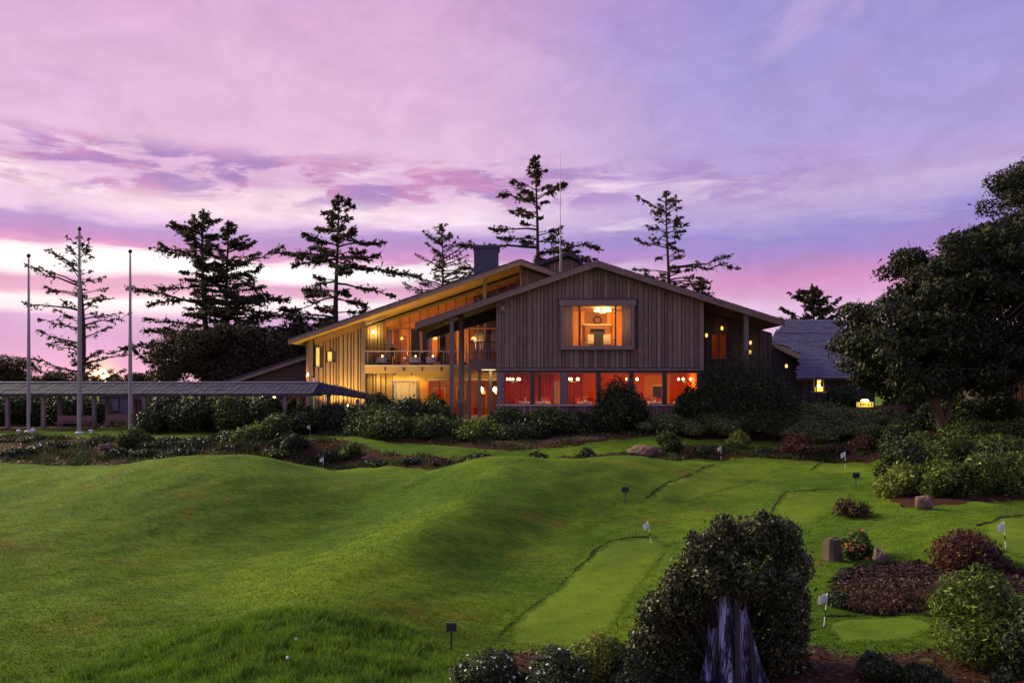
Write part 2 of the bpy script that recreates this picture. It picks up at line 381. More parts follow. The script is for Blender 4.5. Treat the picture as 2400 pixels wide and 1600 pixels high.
# lawn / soil / green surfaces
def grassmat(name, a, b_, dry, dryamt=0.5, bump=0.8, streak=True):
    m, g, b, o = newmat(name)
    tc = g.n('ShaderNodeTexCoord').outputs['Object']
    n1 = g.noise(tc, 0.22, 5, 0.6); n2 = g.noise(g.mapping(tc, (1, 2.6, 1)), 2.2, 6, 0.7, 0.4); n3 = g.noise(tc, 14.0, 4, 0.7)
    n4 = g.noise(g.mapping(tc, loc=(11, 4, 0)), 0.35, 4, 0.6)
    c = g.mix(g.rng(n1, 0.36, 0.64), (*a, 1), (*b_, 1))
    c = g.mix(g.math('MULTIPLY', g.rng(n4, 0.58, 0.76), dryamt), c, (*dry, 1))
    hsv = g.n('ShaderNodeHueSaturation'); g.put(hsv.inputs['Color'], c)
    v = g.math('ADD', g.math('MULTIPLY', n2, 1.7 if bump > .5 else .7), g.math('MULTIPLY', n3, 0.6))
    g.put(hsv.inputs['Value'], g.math('ADD', -0.12 if bump > .5 else .38, v))
    g.put(b.inputs['Base Color'], hsv.outputs[0]); b.inputs['Roughness'].default_value = 0.9; b.inputs['Specular IOR Level'].default_value = 0.1
    if bump:
        bp = g.n('ShaderNodeBump'); bp.inputs['Strength'].default_value = bump; bp.inputs['Distance'].default_value = 0.06
        g.put(bp.inputs['Height'], g.math('ADD', n2, g.math('MULTIPLY', n3, 0.35))); g.t.links.new(bp.outputs[0], b.inputs['Normal'])
    return m
M['lawn'] = grassmat('lawn_grass', (0.120, 0.194, 0.010), (0.067, 0.134, 0.008), (0.22, 0.13, 0.02), 0.55)
M['green'] = grassmat('mown_green', (0.128, 0.196, 0.011), (0.090, 0.152, 0.010), (0.17, 0.15, 0.02), 0.5, bump=0.25)
def blademat(name, a, b_, dry, hi):
    m, g, b, o = newmat(name); tc = g.n('ShaderNodeTexCoord').outputs['Object']; rnd = g.n('ShaderNodeNewGeometry').outputs['Random Per Island']
    n1 = g.noise(tc, 0.22, 5, 0.6); n2 = g.noise(g.mapping(tc, (1, 2.6, 1)), 2.2, 6, 0.7, 0.4); n4 = g.noise(g.mapping(tc, loc=(11, 4, 0)), 0.35, 4, 0.6)
    c = g.mix(g.rng(n1, 0.36, 0.64), (*a, 1), (*b_, 1)); c = g.mix(g.math('MULTIPLY', g.rng(n4, 0.54, 0.70), .8), c, (*dry, 1)); c = g.mix(g.rng(rnd, 0.88, 0.92), c, (*hi, 1))
    hsv = g.n('ShaderNodeHueSaturation'); g.put(hsv.inputs['Color'], c)
    g.put(hsv.inputs['Value'], g.math('MAXIMUM', .2, g.math('ADD', g.math('MULTIPLY', n2, 2.3), g.math('ADD', -.45, g.math('MULTIPLY', rnd, .6)))))
    g.put(b.inputs['Base Color'], hsv.outputs[0]); b.inputs['Roughness'].default_value = .8; b.inputs['Specular IOR Level'].default_value = .2
    tr = g.n('ShaderNodeBsdfTranslucent'); g.put(tr.inputs[0], hsv.outputs[0]); mx = g.n('ShaderNodeMixShader'); mx.inputs[0].default_value = .4
    g.t.links.new(b.outputs[0], mx.inputs[1]); g.t.links.new(tr.outputs[0], mx.inputs[2]); g.t.links.new(mx.outputs[0], o.inputs[0]); return m
M['blade'] = blademat('grass_blade', (0.150, 0.228, 0.010), (0.078, 0.150, 0.009), (0.23, 0.13, 0.02), (0.20, 0.235, 0.025))
M['roughblade'] = leafmat('rough_grass_blade', (0.15, 0.28, 0.018), (0.07, 0.16, 0.016), hi=(0.22, 0.33, 0.03), var=.9, transl=0.3, rough=0.7)
M['soil'] = plain('bark_mulch', (0.055, 0.024, 0.012), 0.95, var=0.8, nscale=7, bump=1.0, spec=0.1)
M['path'] = plain('gravel_path', (0.13, 0.075, 0.05), 0.95, var=0.5, nscale=5, bump=0.6, spec=0.1)

# ------------------------------------------------------------------ terrain
CP = []   # (px, py, D)
def cp(*a):
    for t in a: CP.append(t)
# near lawn, rough mound and putting green
cp((-300, 1600, 15), (0, 1600, 15), (250, 1580, 15.6), (430, 1600, 14.2), (600, 1600, 13.6), (800, 1600, 13.4), (1000, 1600, 14), (800, 1432, 17), (640, 1440, 17), (950, 1470, 17), (450, 1500, 16.5),
   (1060, 1520, 16.6), (1160, 1500, 17.5), (1300, 1400, 20.5), (1500, 1450, 18.5), (1520, 1275, 25.5), (1420, 1290, 24.6), (1300, 1600, 14.3), (1700, 1600, 14.0))
# left valley, diagonal ridge
cp((0, 1440, 19), (300, 1430, 19.5), (0, 1280, 24), (400, 1330, 23.6), (620, 1330, 23.8), (780, 1270, 26.2), (900, 1230, 27), (560, 1440, 18.8), (700, 1392, 19.0), (850, 1318, 21.1), (1000, 1245, 23.6), (1120, 1185, 26.4), (1100, 1330, 22.6), (1220, 1260, 25.3), (1330, 1215, 27.6))
# mounds along the far edge
cp((510, 1067, 33), (400, 1072, 33), (300, 1088, 33.5), (150, 1092, 35), (0, 1086, 36), (620, 1074, 33), (720, 1094, 34), (900, 1118, 36), (1000, 1118, 38), (1060, 1098, 35), (1120, 1074, 33), (1200, 1071, 33), (1300, 1077, 35), (1400, 1073, 36), (1480, 1067, 36.5), (1570, 1080, 38.5),
   (500, 1150, 29), (250, 1160, 29), (0, 1165, 29.5), (700, 1160, 29.5), (900, 1170, 30), (1180, 1120, 30), (1320, 1145, 29.5), (1480, 1150, 31), (1460, 1235, 27), (1600, 1200, 29.5), (1700, 1130, 35), (1690, 1080, 44), (1800, 1090, 40.5), (1980, 1096, 40), (2060, 1086, 42), (1850, 1185, 30), (1900, 1150, 33), (2050, 1150, 34), (1700, 1240, 26.5), (1850, 1330, 21.5))
# right side
cp((2100, 1235, 25), (2300, 1205, 26), (2355, 1287, 21.5), (2400, 1185, 28), (2060, 1315, 22), (1935, 1470, 17), (2190, 1450, 17.2), (2190, 1520, 15.5), (2000, 1600, 13.5), (2400, 1600, 13.5), (2200, 1400, 18.5), (2600, 1400, 18), (2700, 1250, 26))
# behind the crest: trough, planted bank, terrace
for px in (100, 300, 500, 650): cp((px, HOR + 4.15 / 39 * F, 39))
for px in (1120, 1300, 1450): cp((px, HOR + 4.25 / 40 * F, 40))
cp((150, 1052, 44), (20, 1062, 43), (40, 1012, 50), (200, 1011, 50), (320, 1020, 48.5), (600, 1050, 43.5), (760, 1097, 43), (720, 1022, 50), (830, 1045, 46), (950, 1085, 42), (1050, 1070, 43.5), (1200, 1050, 46), (1350, 1058, 45), (900, 1002, 54), (1200, 1000, 54), (1500, 1000, 54), (500, 1003, 54), (100, 1003, 54),
   (1600, 1046, 46), (1700, 1042, 48), (1800, 1062, 45), (1900, 1026, 51), (2000, 1040, 47), (1800, 985, 55), (2000, 968, 58), (1650, 1005, 54), (2200, 1030, 42), (2300, 1100, 33), (2400, 1010, 45), (2150, 1185, 28), (2100, 1100, 37), (2600, 1050, 38))
cps = np.array([[X(a, D), D, Z(b, D)] for a, b, D in CP])
extra = []
for x in (-70, -45, -25, -8, 8, 25, 45, 70): extra += [(x, 64, 3.3), (x, 80, 3.3), (x, 105, 3.3)]
for x in (-40, -20, 0, 20, 40): extra += [(x, 4, 0.9), (x, -12, 0.9)]
for y in (15, 25, 35, 45): extra += [(-48, y, 1.2 + y * 0.035), (48, y, 1.6 + y * 0.035)]
cps = np.vstack([cps, np.array(extra, float)])
def _tps(A, B):
    d = np.sqrt(((A[:, None, :] - B[None, :, :]) ** 2).sum(-1)); return np.where(d > 0, d * d * np.log(d + 1e-9), 0.0)
_n = len(cps); _K = _tps(cps[:, :2], cps[:, :2]) + np.eye(_n) * 0.6
_Pm = np.hstack([np.ones((_n, 1)), cps[:, :2]])
_A = np.block([[_K, _Pm], [_Pm.T, np.zeros((3, 3))]])
_sol = np.linalg.solve(_A, np.concatenate([cps[:, 2], np.zeros(3)]))
def hraw(xy):
    xy = np.atleast_2d(np.asarray(xy, float)); o = np.empty(len(xy))
    for i in range(0, len(xy), 6000):
        q = xy[i:i + 6000]; o[i:i + 6000] = _tps(q, cps[:, :2]) @ _sol[:_n] + _sol[_n] + q @ _sol[_n + 1:]
    return o
def heights(xy):
    xy = np.atleast_2d(np.asarray(xy, float)); h = hraw(np.clip(xy, [-66, -10], [66, 100]))
    far = np.clip(np.maximum((np.abs(xy[:, 0]) - 45) / 20, (xy[:, 1] - 68) / 30), 0, 1)
    near = np.clip((6 - xy[:, 1]) / 10, 0, 1)
    h = h * (1 - far) + 3.3 * far
    h = h * (1 - near) + 0.9 * near
    # small uneven swells of real turf
    s = 0.05 * np.sin(xy[:, 0] * 0.9 + 1.3 * np.sin(xy[:, 1] * 0.7)) * np.sin(xy[:, 1] * 1.1 + xy[:, 0] * 0.4)
    s = s + 0.025 * np.sin(xy[:, 0] * 2.3 + xy[:, 1] * 1.7) * np.sin(xy[:, 1] * 2.9 - xy[:, 0] * 0.8)
    s = s + 0.022 * np.sin(xy[:, 0] * 2.7 + 2.0 * np.sin(xy[:, 1] * .6) + .7) * np.sin(xy[:, 1] * 4.1 + 1.7 * np.sin(xy[:, 0] * .8))
    s = s + 0.014 * np.sin(xy[:, 0] * 4.3 - 1.6 * np.sin(xy[:, 1] * 1.1) + 2.1) * np.sin(xy[:, 1] * 6.3 + 1.9 * np.sin(xy[:, 0] * 1.3) + .4)
    return h + s * (1 - far)
def H(x, y): return float(heights([[x, y]])[0])
_ray_D = np.concatenate([np.arange(9, 30, 0.1), np.arange(30, 75, 0.2)])
def hit(px, py):
    """first ground point seen at a photo pixel"""
    xy = np.stack([X(px, _ray_D), _ray_D], 1); h = heights(xy); zr = Z(py, _ray_D)
    k = np.argmax(zr < h)
    if not (zr < h).any(): k = len(_ray_D) - 1
    if k == 0: return Vector((X(px, _ray_D[0]), _ray_D[0], h[0]))
    a = (zr[k - 1] - h[k - 1]); b = (h[k] - zr[k]); t = a / (a + b) if a + b > 1e-9 else 0
    D = _ray_D[k - 1] + t * (_ray_D[k] - _ray_D[k - 1]); return Vector((X(px, D), D, H(X(px, D), D)))
_out = np.array([4, 9, 18, 35, 70, 140, 280, 560, 1100, 2200, 4000.0])
gx = np.concatenate([-40 - _out[::-1], np.arange(-40, 40.01, 0.25), 40 + _out])
gy = np.concatenate([[-60, -30, -15, -5, 0, 4, 7], np.arange(9, 60.01, 0.20), 60 + _out])
GX, GY = np.meshgrid(gx, gy); _xy = np.stack([GX.ravel(), GY.ravel()], 1); GZ = heights(_xy)
nx, ny = len(gx), len(gy); idx = np.arange(nx * ny).reshape(ny, nx)
q = np.stack([idx[:-1, :-1], idx[:-1, 1:], idx[1:, 1:], idx[1:, :-1]], -1).reshape(-1, 4)
me = npmesh('lawn', np.column_stack([_xy, GZ]), q, M['lawn']); me.shade_smooth()
lawn = tag(link('lawn', me), kind='structure')

def densify(poly, step):
    o = []
    for i, p in enumerate(poly):
        qn = poly[(i + 1) % len(poly)]; p = np.array(p, float); qn = np.array(qn, float); n = max(1, int(np.linalg.norm(qn - p) / step))
        for k in range(n): o.append(p + (qn - p) * k / n)
    return np.array(o)
def smooth_poly(poly, it=2):
    p = np.array(poly, float)
    for _ in range(it):
        nxt = np.roll(p, -1, 0); p = np.stack([p * .75 + nxt * .25, p * .25 + nxt * .75], 1).reshape(-1, 2)
    return p
def inside(pts, poly):
    x, y = pts[:, 0], pts[:, 1]; c = np.zeros(len(pts), bool); n = len(poly); j = n - 1
    for i in range(n):
        xi, yi = poly[i]; xj, yj = poly[j]
        t = ((yi > y) != (yj > y)) & (x < (xj - xi) * (y - yi) / (yj - yi + 1e-12) + xi); c ^= t; j = i
    return c
def sheet(name, poly, mat, off, step=0.35, rag=0.0, seed=0):
    """a sheet of ground laid over the lawn inside a plan outline"""
    rs = np.random.RandomState(seed); b = densify(poly, step)
    if rag: b = b + rs.normal(0, rag, b.shape)
    lo, hi_ = b.min(0), b.max(0)
    gx_, gy_ = np.meshgrid(np.arange(lo[0], hi_[0], step), np.arange(lo[1], hi_[1], step))
    ip = np.stack([gx_.ravel(), gy_.ravel()], 1); ip = ip[inside(ip, b)]
    dmin = np.array([np.min(((b - p) ** 2).sum(1)) for p in ip]) if len(ip) else np.array([])
    if len(ip): ip = ip[dmin > (step * .5) ** 2]
    vv = [Vector((float(p[0]), float(p[1]))) for p in b] + [Vector((float(p[0]), float(p[1]))) for p in ip]
    r = delaunay_2d_cdt(vv, [], [list(range(len(b)))], 1, 1e-5)
    co = np.array([(v.x, v.y) for v in r[0]]); z = heights(co) + off
    z[:len(b)] -= off + .012          # the rim dips just under the turf so the sheet meets it without a step
    mb = MB(); mb.v = [tuple(c) for c in np.column_stack([co, z])]; mb.f = [tuple(f) for f in r[2]]
    # a skirt so the sheet has an edge
    o = mb.build(name, mat, smooth=True); return o
pd = lambda l: [(X(a, D), D) for a, D in l]
# planted bank of bark mulch along the far edge of the lawn
BEDS = []
bank = smooth_poly(pd([(-420, 38), (-150, 38.5), (0, 38.5), (300, 36.5), (500, 36), (700, 38.5), (765, 42.6), (880, 41.8), (1000, 40.6), (1150, 38), (1300, 39), (1480, 40), (1590, 42.6), (1690, 44.6), (1850, 43.3), (1950, 43.2), (2070, 42), (2110, 46), (2000, 47.4), (1860, 47.6), (1700, 46.6), (1560, 46.3), (1420, 44.6), (1300, 43.4), (1120, 42.6), (1000, 43.6), (900, 44.8), (840, 47), (740, 48.2), (620, 48.6), (480, 47.5), (330, 46.8), (200, 47.4), (60, 48.6), (-120, 49), (-420, 49)]))
bed2 = smooth_poly(pd([(790, 49.5), (880, 47.6), (1000, 46.6), (1130, 45.6), (1250, 45.2), (1400, 47.2), (1480, 48.5), (1560, 49.5), (1640, 53), (1640, 58), (1100, 62), (700, 62), (-200, 60), (-200, 52.6), (300, 52.2), (700, 52)]))
bed3 = smooth_poly(pd([(1480, 49.5), (1600, 49.4), (1800, 50), (2000, 49.5), (2090, 46), (2080, 40), (2100, 34), (2070, 30), (2130, 27.5), (2250, 28.2), (2400, 29), (2700, 30), (2900, 60), (1600, 60)]))
bed4 = smooth_poly([tuple(hit(*p)[:2]) for p in ((1925, 1425), (1935, 1370), (1980, 1330), (2060, 1318), (2160, 1310), (2280, 1330), (2420, 1330), (2420, 1395), (2300, 1420), (2180, 1430), (2050, 1428))])
_b5 = [tuple(hit(*p)[:2]) for p in ((1070, 1599), (1100, 1545), (1180, 1520), (1380, 1535), (1500, 1520), (1650, 1500), (1900, 1500), (1990, 1535), (2200, 1515), (2420, 1490))]
bed5 = smooth_poly(_b5 + [(12, 10), (-2, 10)])
for nm, pl, mt, off, rg, sd_ in (('mulch_bank', bank, M['soil'], .03, .05, 1), ('foundation_bed', bed2, M['soil'], .035, .04, 2), ('shrub_bed', bed3, M['soil'], .04, .04, 3), ('flower_bed', bed4, M['soil'], .03, .03, 4), ('front_bed', bed5, M['soil'], .03, .03, 5)):
    tag(sheet(nm, pl, mt, off, 0.5, rg, sd_), kind='structure'); BEDS.append(pl)
pathpoly = smooth_poly(pd([(1080, 46.9), (1200, 46.2), (1330, 46.9), (1440, 48.3), (1420, 49.6), (1250, 48), (1100, 48.2)]))
tag(sheet('path', pathpoly, M['path'], .06, 0.4, .03, 6), kind='structure')
# putting greens
GREENS_PX = [
 [(1165, 1497), (1250, 1420), (1330, 1355), (1380, 1312), (1400, 1287), (1430, 1269), (1480, 1262), (1550, 1263), (1575, 1285), (1520, 1350), (1470, 1420), (1430, 1480), (1390, 1512), (1290, 1520)],
 [(1515, 1168), (1560, 1134), (1620, 1112), (1675, 1090), (1760, 1089), (1830, 1100), (1780, 1122), (1700, 1150), (1620, 1180)],
 [(1808, 1202), (1828, 1167), (1845, 1154), (1985, 1151), (2010, 1165), (1960, 1200), (1900, 1228), (1820, 1238)],
 [(1905, 1102), (1935, 1085), (1985, 1080), (2050, 1084), (2060, 1100), (2000, 1111), (1930, 1112)],
 [(2290, 1234), (2345, 1215), (2400, 1209), (2440, 1212), (2440, 1300), (2390, 1300), (2330, 1282)],
 [(1935, 1447), (2195, 1447), (2205, 1490), (2000, 1510), (1935, 1490)]]
GREENS = []
for i, pl in enumerate(GREENS_PX):
    w = smooth_poly([tuple(hit(*p)[:2]) for p in pl]); GREENS.append(w)
    tag(sheet('putting_green', w, M['green'], .020, 0.25, 0.0, 20 + i), kind='structure')

# ------------------------------------------------------------------ grass blades (stuff)
def blades(name, n, sampler, hgt, wid, mat, seed, lean=0.5, off=0.0):
    rs = np.random.RandomState(seed); xy = sampler(rs, n); n = len(xy); z = heights(xy) + off
    h = hgt * rs.uniform(0.6, 1.35, n); w = wid * rs.uniform(0.7, 1.3, n); a = rs.uniform(0, math.pi, n)
    ln = rs.normal(0, lean, (n, 2)) * h[:, None]
    b = np.column_stack([xy, z - 0.01]); side = np.column_stack([np.cos(a) * w, np.sin(a) * w, np.zeros(n)]) * .5
    tip = b + np.column_stack([ln, h])
    v = np.stack([b - side, b + side, tip], 1).reshape(-1, 3); f = np.arange(3 * n).reshape(-1, 3)
    return tag(link(name, npmesh(name, v, f, mat)), kind='stuff')
def allin(xy, polys):
    m = np.zeros(len(xy), bool)
    for p in polys: m |= inside(xy, p)
    return m
rough_poly = smooth_poly([tuple(hit(*p)[:2]) for p in ((150, 1590), (260, 1545), (420, 1490), (560, 1452), (700, 1436), (820, 1434), (930, 1465), (1010, 1520), (1040, 1570), (1050, 1599))] + [(0.5, 11.5), (-9, 11.5)])
def lawn_sampler(rs, n):
    D = 1 / rs.uniform(1 / 48.0, 1 / 12.5, n * 2); x = rs.uniform(-0.70, 0.70, n * 2) * D
    xy = np.stack([x, D], 1); m = ~allin(xy, BEDS + [gp_.mean(0) + (gp_ - gp_.mean(0)) * .84 for gp_ in GREENS]); return xy[m][:n]
tag(blades('lawn_grass', 270000, lawn_sampler, 0.045, 0.020, M['blade'], 3, 0.7), 'short mown grass blades covering the rolling lawn', 'grass')
def rough_sampler(rs, n):
    lo, hi_ = rough_poly.min(0), rough_poly.max(0); c = rs.uniform(lo, hi_, (420, 2))
    xy = c[rs.randint(0, 420, n * 2)] + rs.normal(0, 0.10, (n * 2, 2)); xy[::7] = rs.uniform(lo, hi_, (len(xy[::7]), 2))
    c0 = rough_poly.mean(0); jit = c0 + (xy - c0) * rs.uniform(.84, 1.12, (len(xy), 1)); return xy[inside(jit, rough_poly)][:n]
tag(blades('rough_grass', 70000, rough_sampler, 0.15, 0.018, M['roughblade'], 4, 0.4), 'long tufted rough grass on the mound at the front', 'grass')
def green_sampler(rs, n):
    o_ = []
    for gp_ in GREENS:
        lo, hi_ = gp_.min(0), gp_.max(0); c = rs.uniform(lo, hi_, (int(min(30000, (hi_ - lo).prod() * 520)), 2)); o_.append(c[inside(c, gp_)])
    return np.vstack(o_)
tag(blades('green_grass', 1, green_sampler, 0.018, 0.022, M['blade'], 44, 0.8, .020), 'very short mown turf covering the putting greens', 'grass')
def lip(px_line, seed, n):
    w = np.array([tuple(hit(*p)[:2]) for p in px_line])
    def smp(rs, nn):
        k = rs.randint(0, len(w) - 1, nn); t = rs.uniform(0, 1, (nn, 1)); keep = np.sin(k * 2.1 + t[:, 0] * 5.3) + rs.uniform(-.6, 1.4, nn) > -.2; k = k[keep]; t = t[keep]; nn = len(k); return w[k] * (1 - t) + w[k + 1] * t + rs.normal(0, 0.022, (nn, 2))
    o = blades('fringe_grass', n, smp, 0.045, 0.02, L['dark'], seed, 0.5); return o  # dark blade colour paints the shade line along the mown edge
LIPS = [([(1165, 1495), (1250, 1419), (1330, 1353), (1380, 1310), (1400, 1285), (1430, 1266), (1480, 1259), (1540, 1259)], 'edge of the largest putting green'),
        ([(1512, 1168), (1560, 1133), (1620, 1111), (1672, 1089)], 'edge of the green beyond the leaning flag'),
        ([(1806, 1202), (1828, 1165), (1845, 1151), (1900, 1149), (1985, 1149)], 'edge of the green below the far sign'),
        ([(1900, 1102), (1935, 1083), (1985, 1078)], 'edge of the farthest green on the right'),
        ([(2290, 1232), (2345, 1213), (2400, 1207)], 'edge of the green at the right border'),
        ([(1937, 1444), (2050, 1443), (2195, 1444)], 'edge of the small green behind the stump')]
for i, (ln_, lb) in enumerate(LIPS): tag(lip(ln_, 40 + i, 2600), 'fringe of taller grass, coloured dark for the shade at the cut, along the ' + lb, 'grass')

# bark chips and leaf litter on the beds (stuff)
def chips(name, polys, n, seed, sz, mat):
    rs = np.random.RandomState(seed); out_ = []
    for pl_ in polys:
        lo, hi_ = np.maximum(pl_.min(0), [-40, 9]), np.minimum(pl_.max(0), [40, 60]); c = rs.uniform(lo, hi_, (n, 2)); out_.append(c[inside(c, pl_)])
    xy = np.vstack(out_); m = len(xy); c = np.column_stack([xy, heights(xy) + .05]); a = rs.uniform(0, 6.28, m); s = sz * rs.uniform(.5, 1.6, m) * (.4 + xy[:, 1] / 45)
    t = np.column_stack([np.cos(a), np.sin(a), rs.normal(0, .35, m)]) * s[:, None]; b = np.column_stack([-np.sin(a), np.cos(a), rs.normal(0, .5, m)]) * s[:, None] * .45
    v = np.stack([c - t, c - b, c + t, c + b], 1).reshape(-1, 3); return tag(link(name, npmesh(name, v, np.arange(4 * m).reshape(-1, 4), mat)), 'bark chips and fallen leaves scattered over the planting beds', 'mulch', kind='stuff')
chips('bark_chips', BEDS, 11000, 5, .055, leafmat('bark_chip', (.050, .024, .013), (.030, .016, .010), hi=(.095, .05, .03), transl=0.0, var=1.0))

def bed_sampler(rs, n):
    o_ = []
    for pl_ in (bank, bed2):
        lo, hi_ = np.maximum(pl_.min(0), [-34, 30]), np.minimum(pl_.max(0), [24, 60]); c = rs.uniform(lo, hi_, (420, 2)); c = c[inside(c, pl_)]
        xy = c[rs.randint(0, len(c), n)] + rs.normal(0, .34, (n, 2)); o_.append(xy[inside(xy, pl_)])
    return np.vstack(o_)
tag(blades('bed_grass', 30000, bed_sampler, 0.24, 0.05, leafmat('bed_grass_blade', (.055, .085, .018), (.05, .05, .02), hi=(.12, .13, .04), transl=.2, var=.9), 61, 0.55, .02), 'rough dark ground cover grass growing over the planting beds', 'grass')

# ------------------------------------------------------------------ clubhouse
DG, DR = 55.0, 54.0            # gable wall plane, front edge of its roof
club = empty('clubhouse', (X(1400, 57), 58, 3.3), 'low-pitched timber clubhouse with board siding and warmly lit windows', 'building', worldparts=True)
def pbox(px0, px1, py0, py1, D, d0, d1):
    """box whose front outline is given in photo pixels at depth D; d0..d1 are its real depths"""
    return MB().box(X(px0, D), X(px1, D), d0, d1, Z(py1, D), Z(py0, D))
# roof lines of the main gable (at the front edge of the roof)
ax, az_ = X(1398, DR), Z(612, DR); lx, lz = X(972, DR), Z(759, DR); rx, rz = X(1840, DR), Z(752, DR)
def zmain(x): return az_ + (lz - az_) * (ax - x) / (ax - lx) if x < ax else az_ + (rz - az_) * (x - ax) / (rx - ax)
th = 0.24
roofL = MB().prism([(lx, lz), (ax, az_), (ax, az_ - th), (lx, lz - th)], DR + .06, 60.3).build('roof', M['shingle'], club)
roofR = MB().prism([(ax, az_), (rx, rz), (rx, rz - th), (ax, az_ - th)], DR + .06, 76).build('roof', M['shingle'], club)
for (x0, x1, par) in ((lx, ax, roofL), (ax, rx, roofR)):
    MB().prism([(x0, zmain(x0) + .03), (x1, zmain(x1) + .03), (x1, zmain(x1) - .09), (x0, zmain(x0) - .09)], DR - .02, DR + .06).build('drip_edge', M['trim'], par)
    MB().prism([(x0, zmain(x0) - .092), (x1, zmain(x1) - .092), (x1, zmain(x1) - .38), (x0, zmain(x0) - .38)], DR, DR + .058).build('fascia_board', M['siding'], par)
    MB().prism([(x0, zmain(x0) - th - .004), (x1, zmain(x1) - th - .004), (x1, zmain(x1) - th - .03), (x0, zmain(x0) - th - .03)], DR + .06, 60.2).build('soffit', M['trimdark'], par)
    n = int(abs(x1 - x0) / .9)
    for i in range(n):                                  # shingle butts that show along the rake
        xa = x0 + (x1 - x0) * i / n; xb = x0 + (x1 - x0) * (i + .93) / n
        MB().prism([(xa, zmain(xa) + .034), (xb, zmain(xb) + .034), (xb, zmain(xb) + .07), (xa, zmain(xa) + .075)], DR - .05, DR + .3).build('shingle', M['shingle'], par)
MB().prism([(lx + .1, zmain(lx + .1) - th - .034), (ax - 5, zmain(ax - 5) - th - .034), (ax - 5, zmain(ax - 5) - 1.25), (lx + .1, zmain(lx + .1) - .75)], 60.0, 60.15).build('eave_beam_or_shade_fill', M['trimdark'], roofL)  # dark strip added to stand for the shaded roof underside
MB().tube([(ax + .45, 56.5, az_ - .2), (ax + .45, 56.5, az_ + .35)], .07, 8).build('vent_pipe', M['black'], roofR)
# gable wall with board-on-board siding
gzt_ = Z(871, DG); wx0, wx1 = X(1165, DG), X(1647, DG); zb = Z(861, DG)
bx0, bx1, bz0, bz1 = X(1316, DG), X(1486, DG), Z(818, DG), Z(701, DG)
ztop = lambda x: zmain(x) - th - .06
mb = MB()
mb.prism([(wx0, zb), (bx0, zb), (bx0, ztop(bx0)), (wx0, ztop(wx0))], DG + .04, DG + .18)
mb.prism([(bx1, zb), (wx1, zb), (wx1, ztop(wx1)), (bx1, ztop(bx1))], DG + .04, DG + .18)
mb.prism([(bx0, zb), (bx1, zb), (bx1, bz0), (bx0, bz0)], DG + .04, DG + .18)
mb.prism([(bx0, bz1), (bx1, bz1), (bx1, ztop(bx1)), (ax, ztop(ax)), (bx0, ztop(bx0))], DG + .04, DG + .18)
gw = mb.build('gable_wall', M['trimdark'], club)
def boards(parent, x0, x1, zlo, zhi, y, mat, width=.30, seed=0, gap=.048, holes=()):
    """vertical boards one by one; zlo / zhi are numbers or functions of x; holes are (x0,x1,z0,z1)"""
    rs = np.random.RandomState(seed); x = x0; i = 0
    lo = zlo if callable(zlo) else (lambda t: zlo); hi_ = zhi if callable(zhi) else (lambda t: zhi)
    while x < x1 - .02:
        w = width * rs.choice([.62, .8, 1.0, 1.0, 1.25]); xe = min(x + w, x1)
        if x1 - xe < .08: xe = x1
        a, b = x + gap / 2, xe - gap / 2; f = y - (.06 if i % 2 else .0) - rs.uniform(0, .006)
        segs = [(lo, hi_)]
        for h in holes:
            if b > h[0] and a < h[1]: segs = [(lo, (lambda t, h=h: h[2])), ((lambda t, h=h: h[3]), hi_)]
        for s0, s1 in segs:
            if min(s1(a), s1(b)) - max(s0(a), s0(b)) > .03:
                pts = [(a, s0(a)), (b, s0(b)), (b, s1(b)), (a, s1(a))]
                if a < ax < b and s1 is ztop: pts.insert(3, (ax, s1(ax)))
                MB().prism(pts, f, y + .035).build('board', mat, parent)
        x = xe; i += 1
boards(gw, wx0, wx1, zb, ztop, DG, M['siding'], .30, 5, holes=[(bx0, bx1, bz0, bz1)])
MB().box(wx0 - .06, wx0 + .10, DG - .06, DG + .2, zb - .05, ztop(wx0) - .02).build('corner_board', M['trim'], gw)
MB().box(wx1 - .14, wx1 + .06, DG - .06, DG + .2, zb - .05, ztop(wx1) - .02).build('corner_board', M['trim'], gw)
MB().box(wx0 - .05, wx1 + .05, DG - .08, DG + .3, Z(868, DG), zb - .052).build('belt_beam', M['trim'], club)
MB().box(wx0, wx1, DG + .185, 75, gzt_ + .11, zb + .25).build('storey_floor', M['trimdark'], club)
MB().box(wx0, rx - .8, 75, 75.2, 3, rz - .4).build('rear_wall', M['trimdark'], club)
MB().box(wx1 - .04, wx1 + .06, DG + .3, 75, 3, ztop(wx1) - .05).build('side_wall', M['trimdark'], club)
MB().box(wx0 + .02, wx1, DG + .02, DG + .28, Z(872, DG), Z(868, DG) - .003).build('window_header', M['trimdark'], club)
# projecting picture window
bw = MB()
dp0 = DG - .55
fx0, fx1, fz0, fz1 = X(1314, dp0), X(1487, dp0), Z(819, dp0), Z(702, dp0)
gz0, gz1 = Z(810, dp0), Z(716, dp0)
bw.box(fx0, fx1, dp0, DG + .3, fz0, gz0)                                        # sill box
bw.box(fx0 - .1, fx1 + .1, dp0 - .06, DG + .3, gz1, fz1)                        # head
bw.box(fx0, fx0 + .2, dp0 + .003, DG + .3, gz0 + .001, gz1 - .001); bw.box(fx1 - .2, fx1, dp0 + .003, DG + .3, gz0 + .001, gz1 - .001)
win = bw.build('picture_window', M['trim'], club)
for p in (1358, 1443): MB().box(X(p, dp0) - .05, X(p, dp0) + .05, dp0 + .02, dp0 + .12, gz0, gz1).build('mullion', M['trimdark'], win)
for a, b in ((1321, 1357), (1359.6, 1441.4), (1444.6, 1480)): MB().box(X(a, dp0) + .02, X(b, dp0) - .02, dp0 + .06, dp0 + .07, gz0, gz1).build('pane', M['glass'], win)
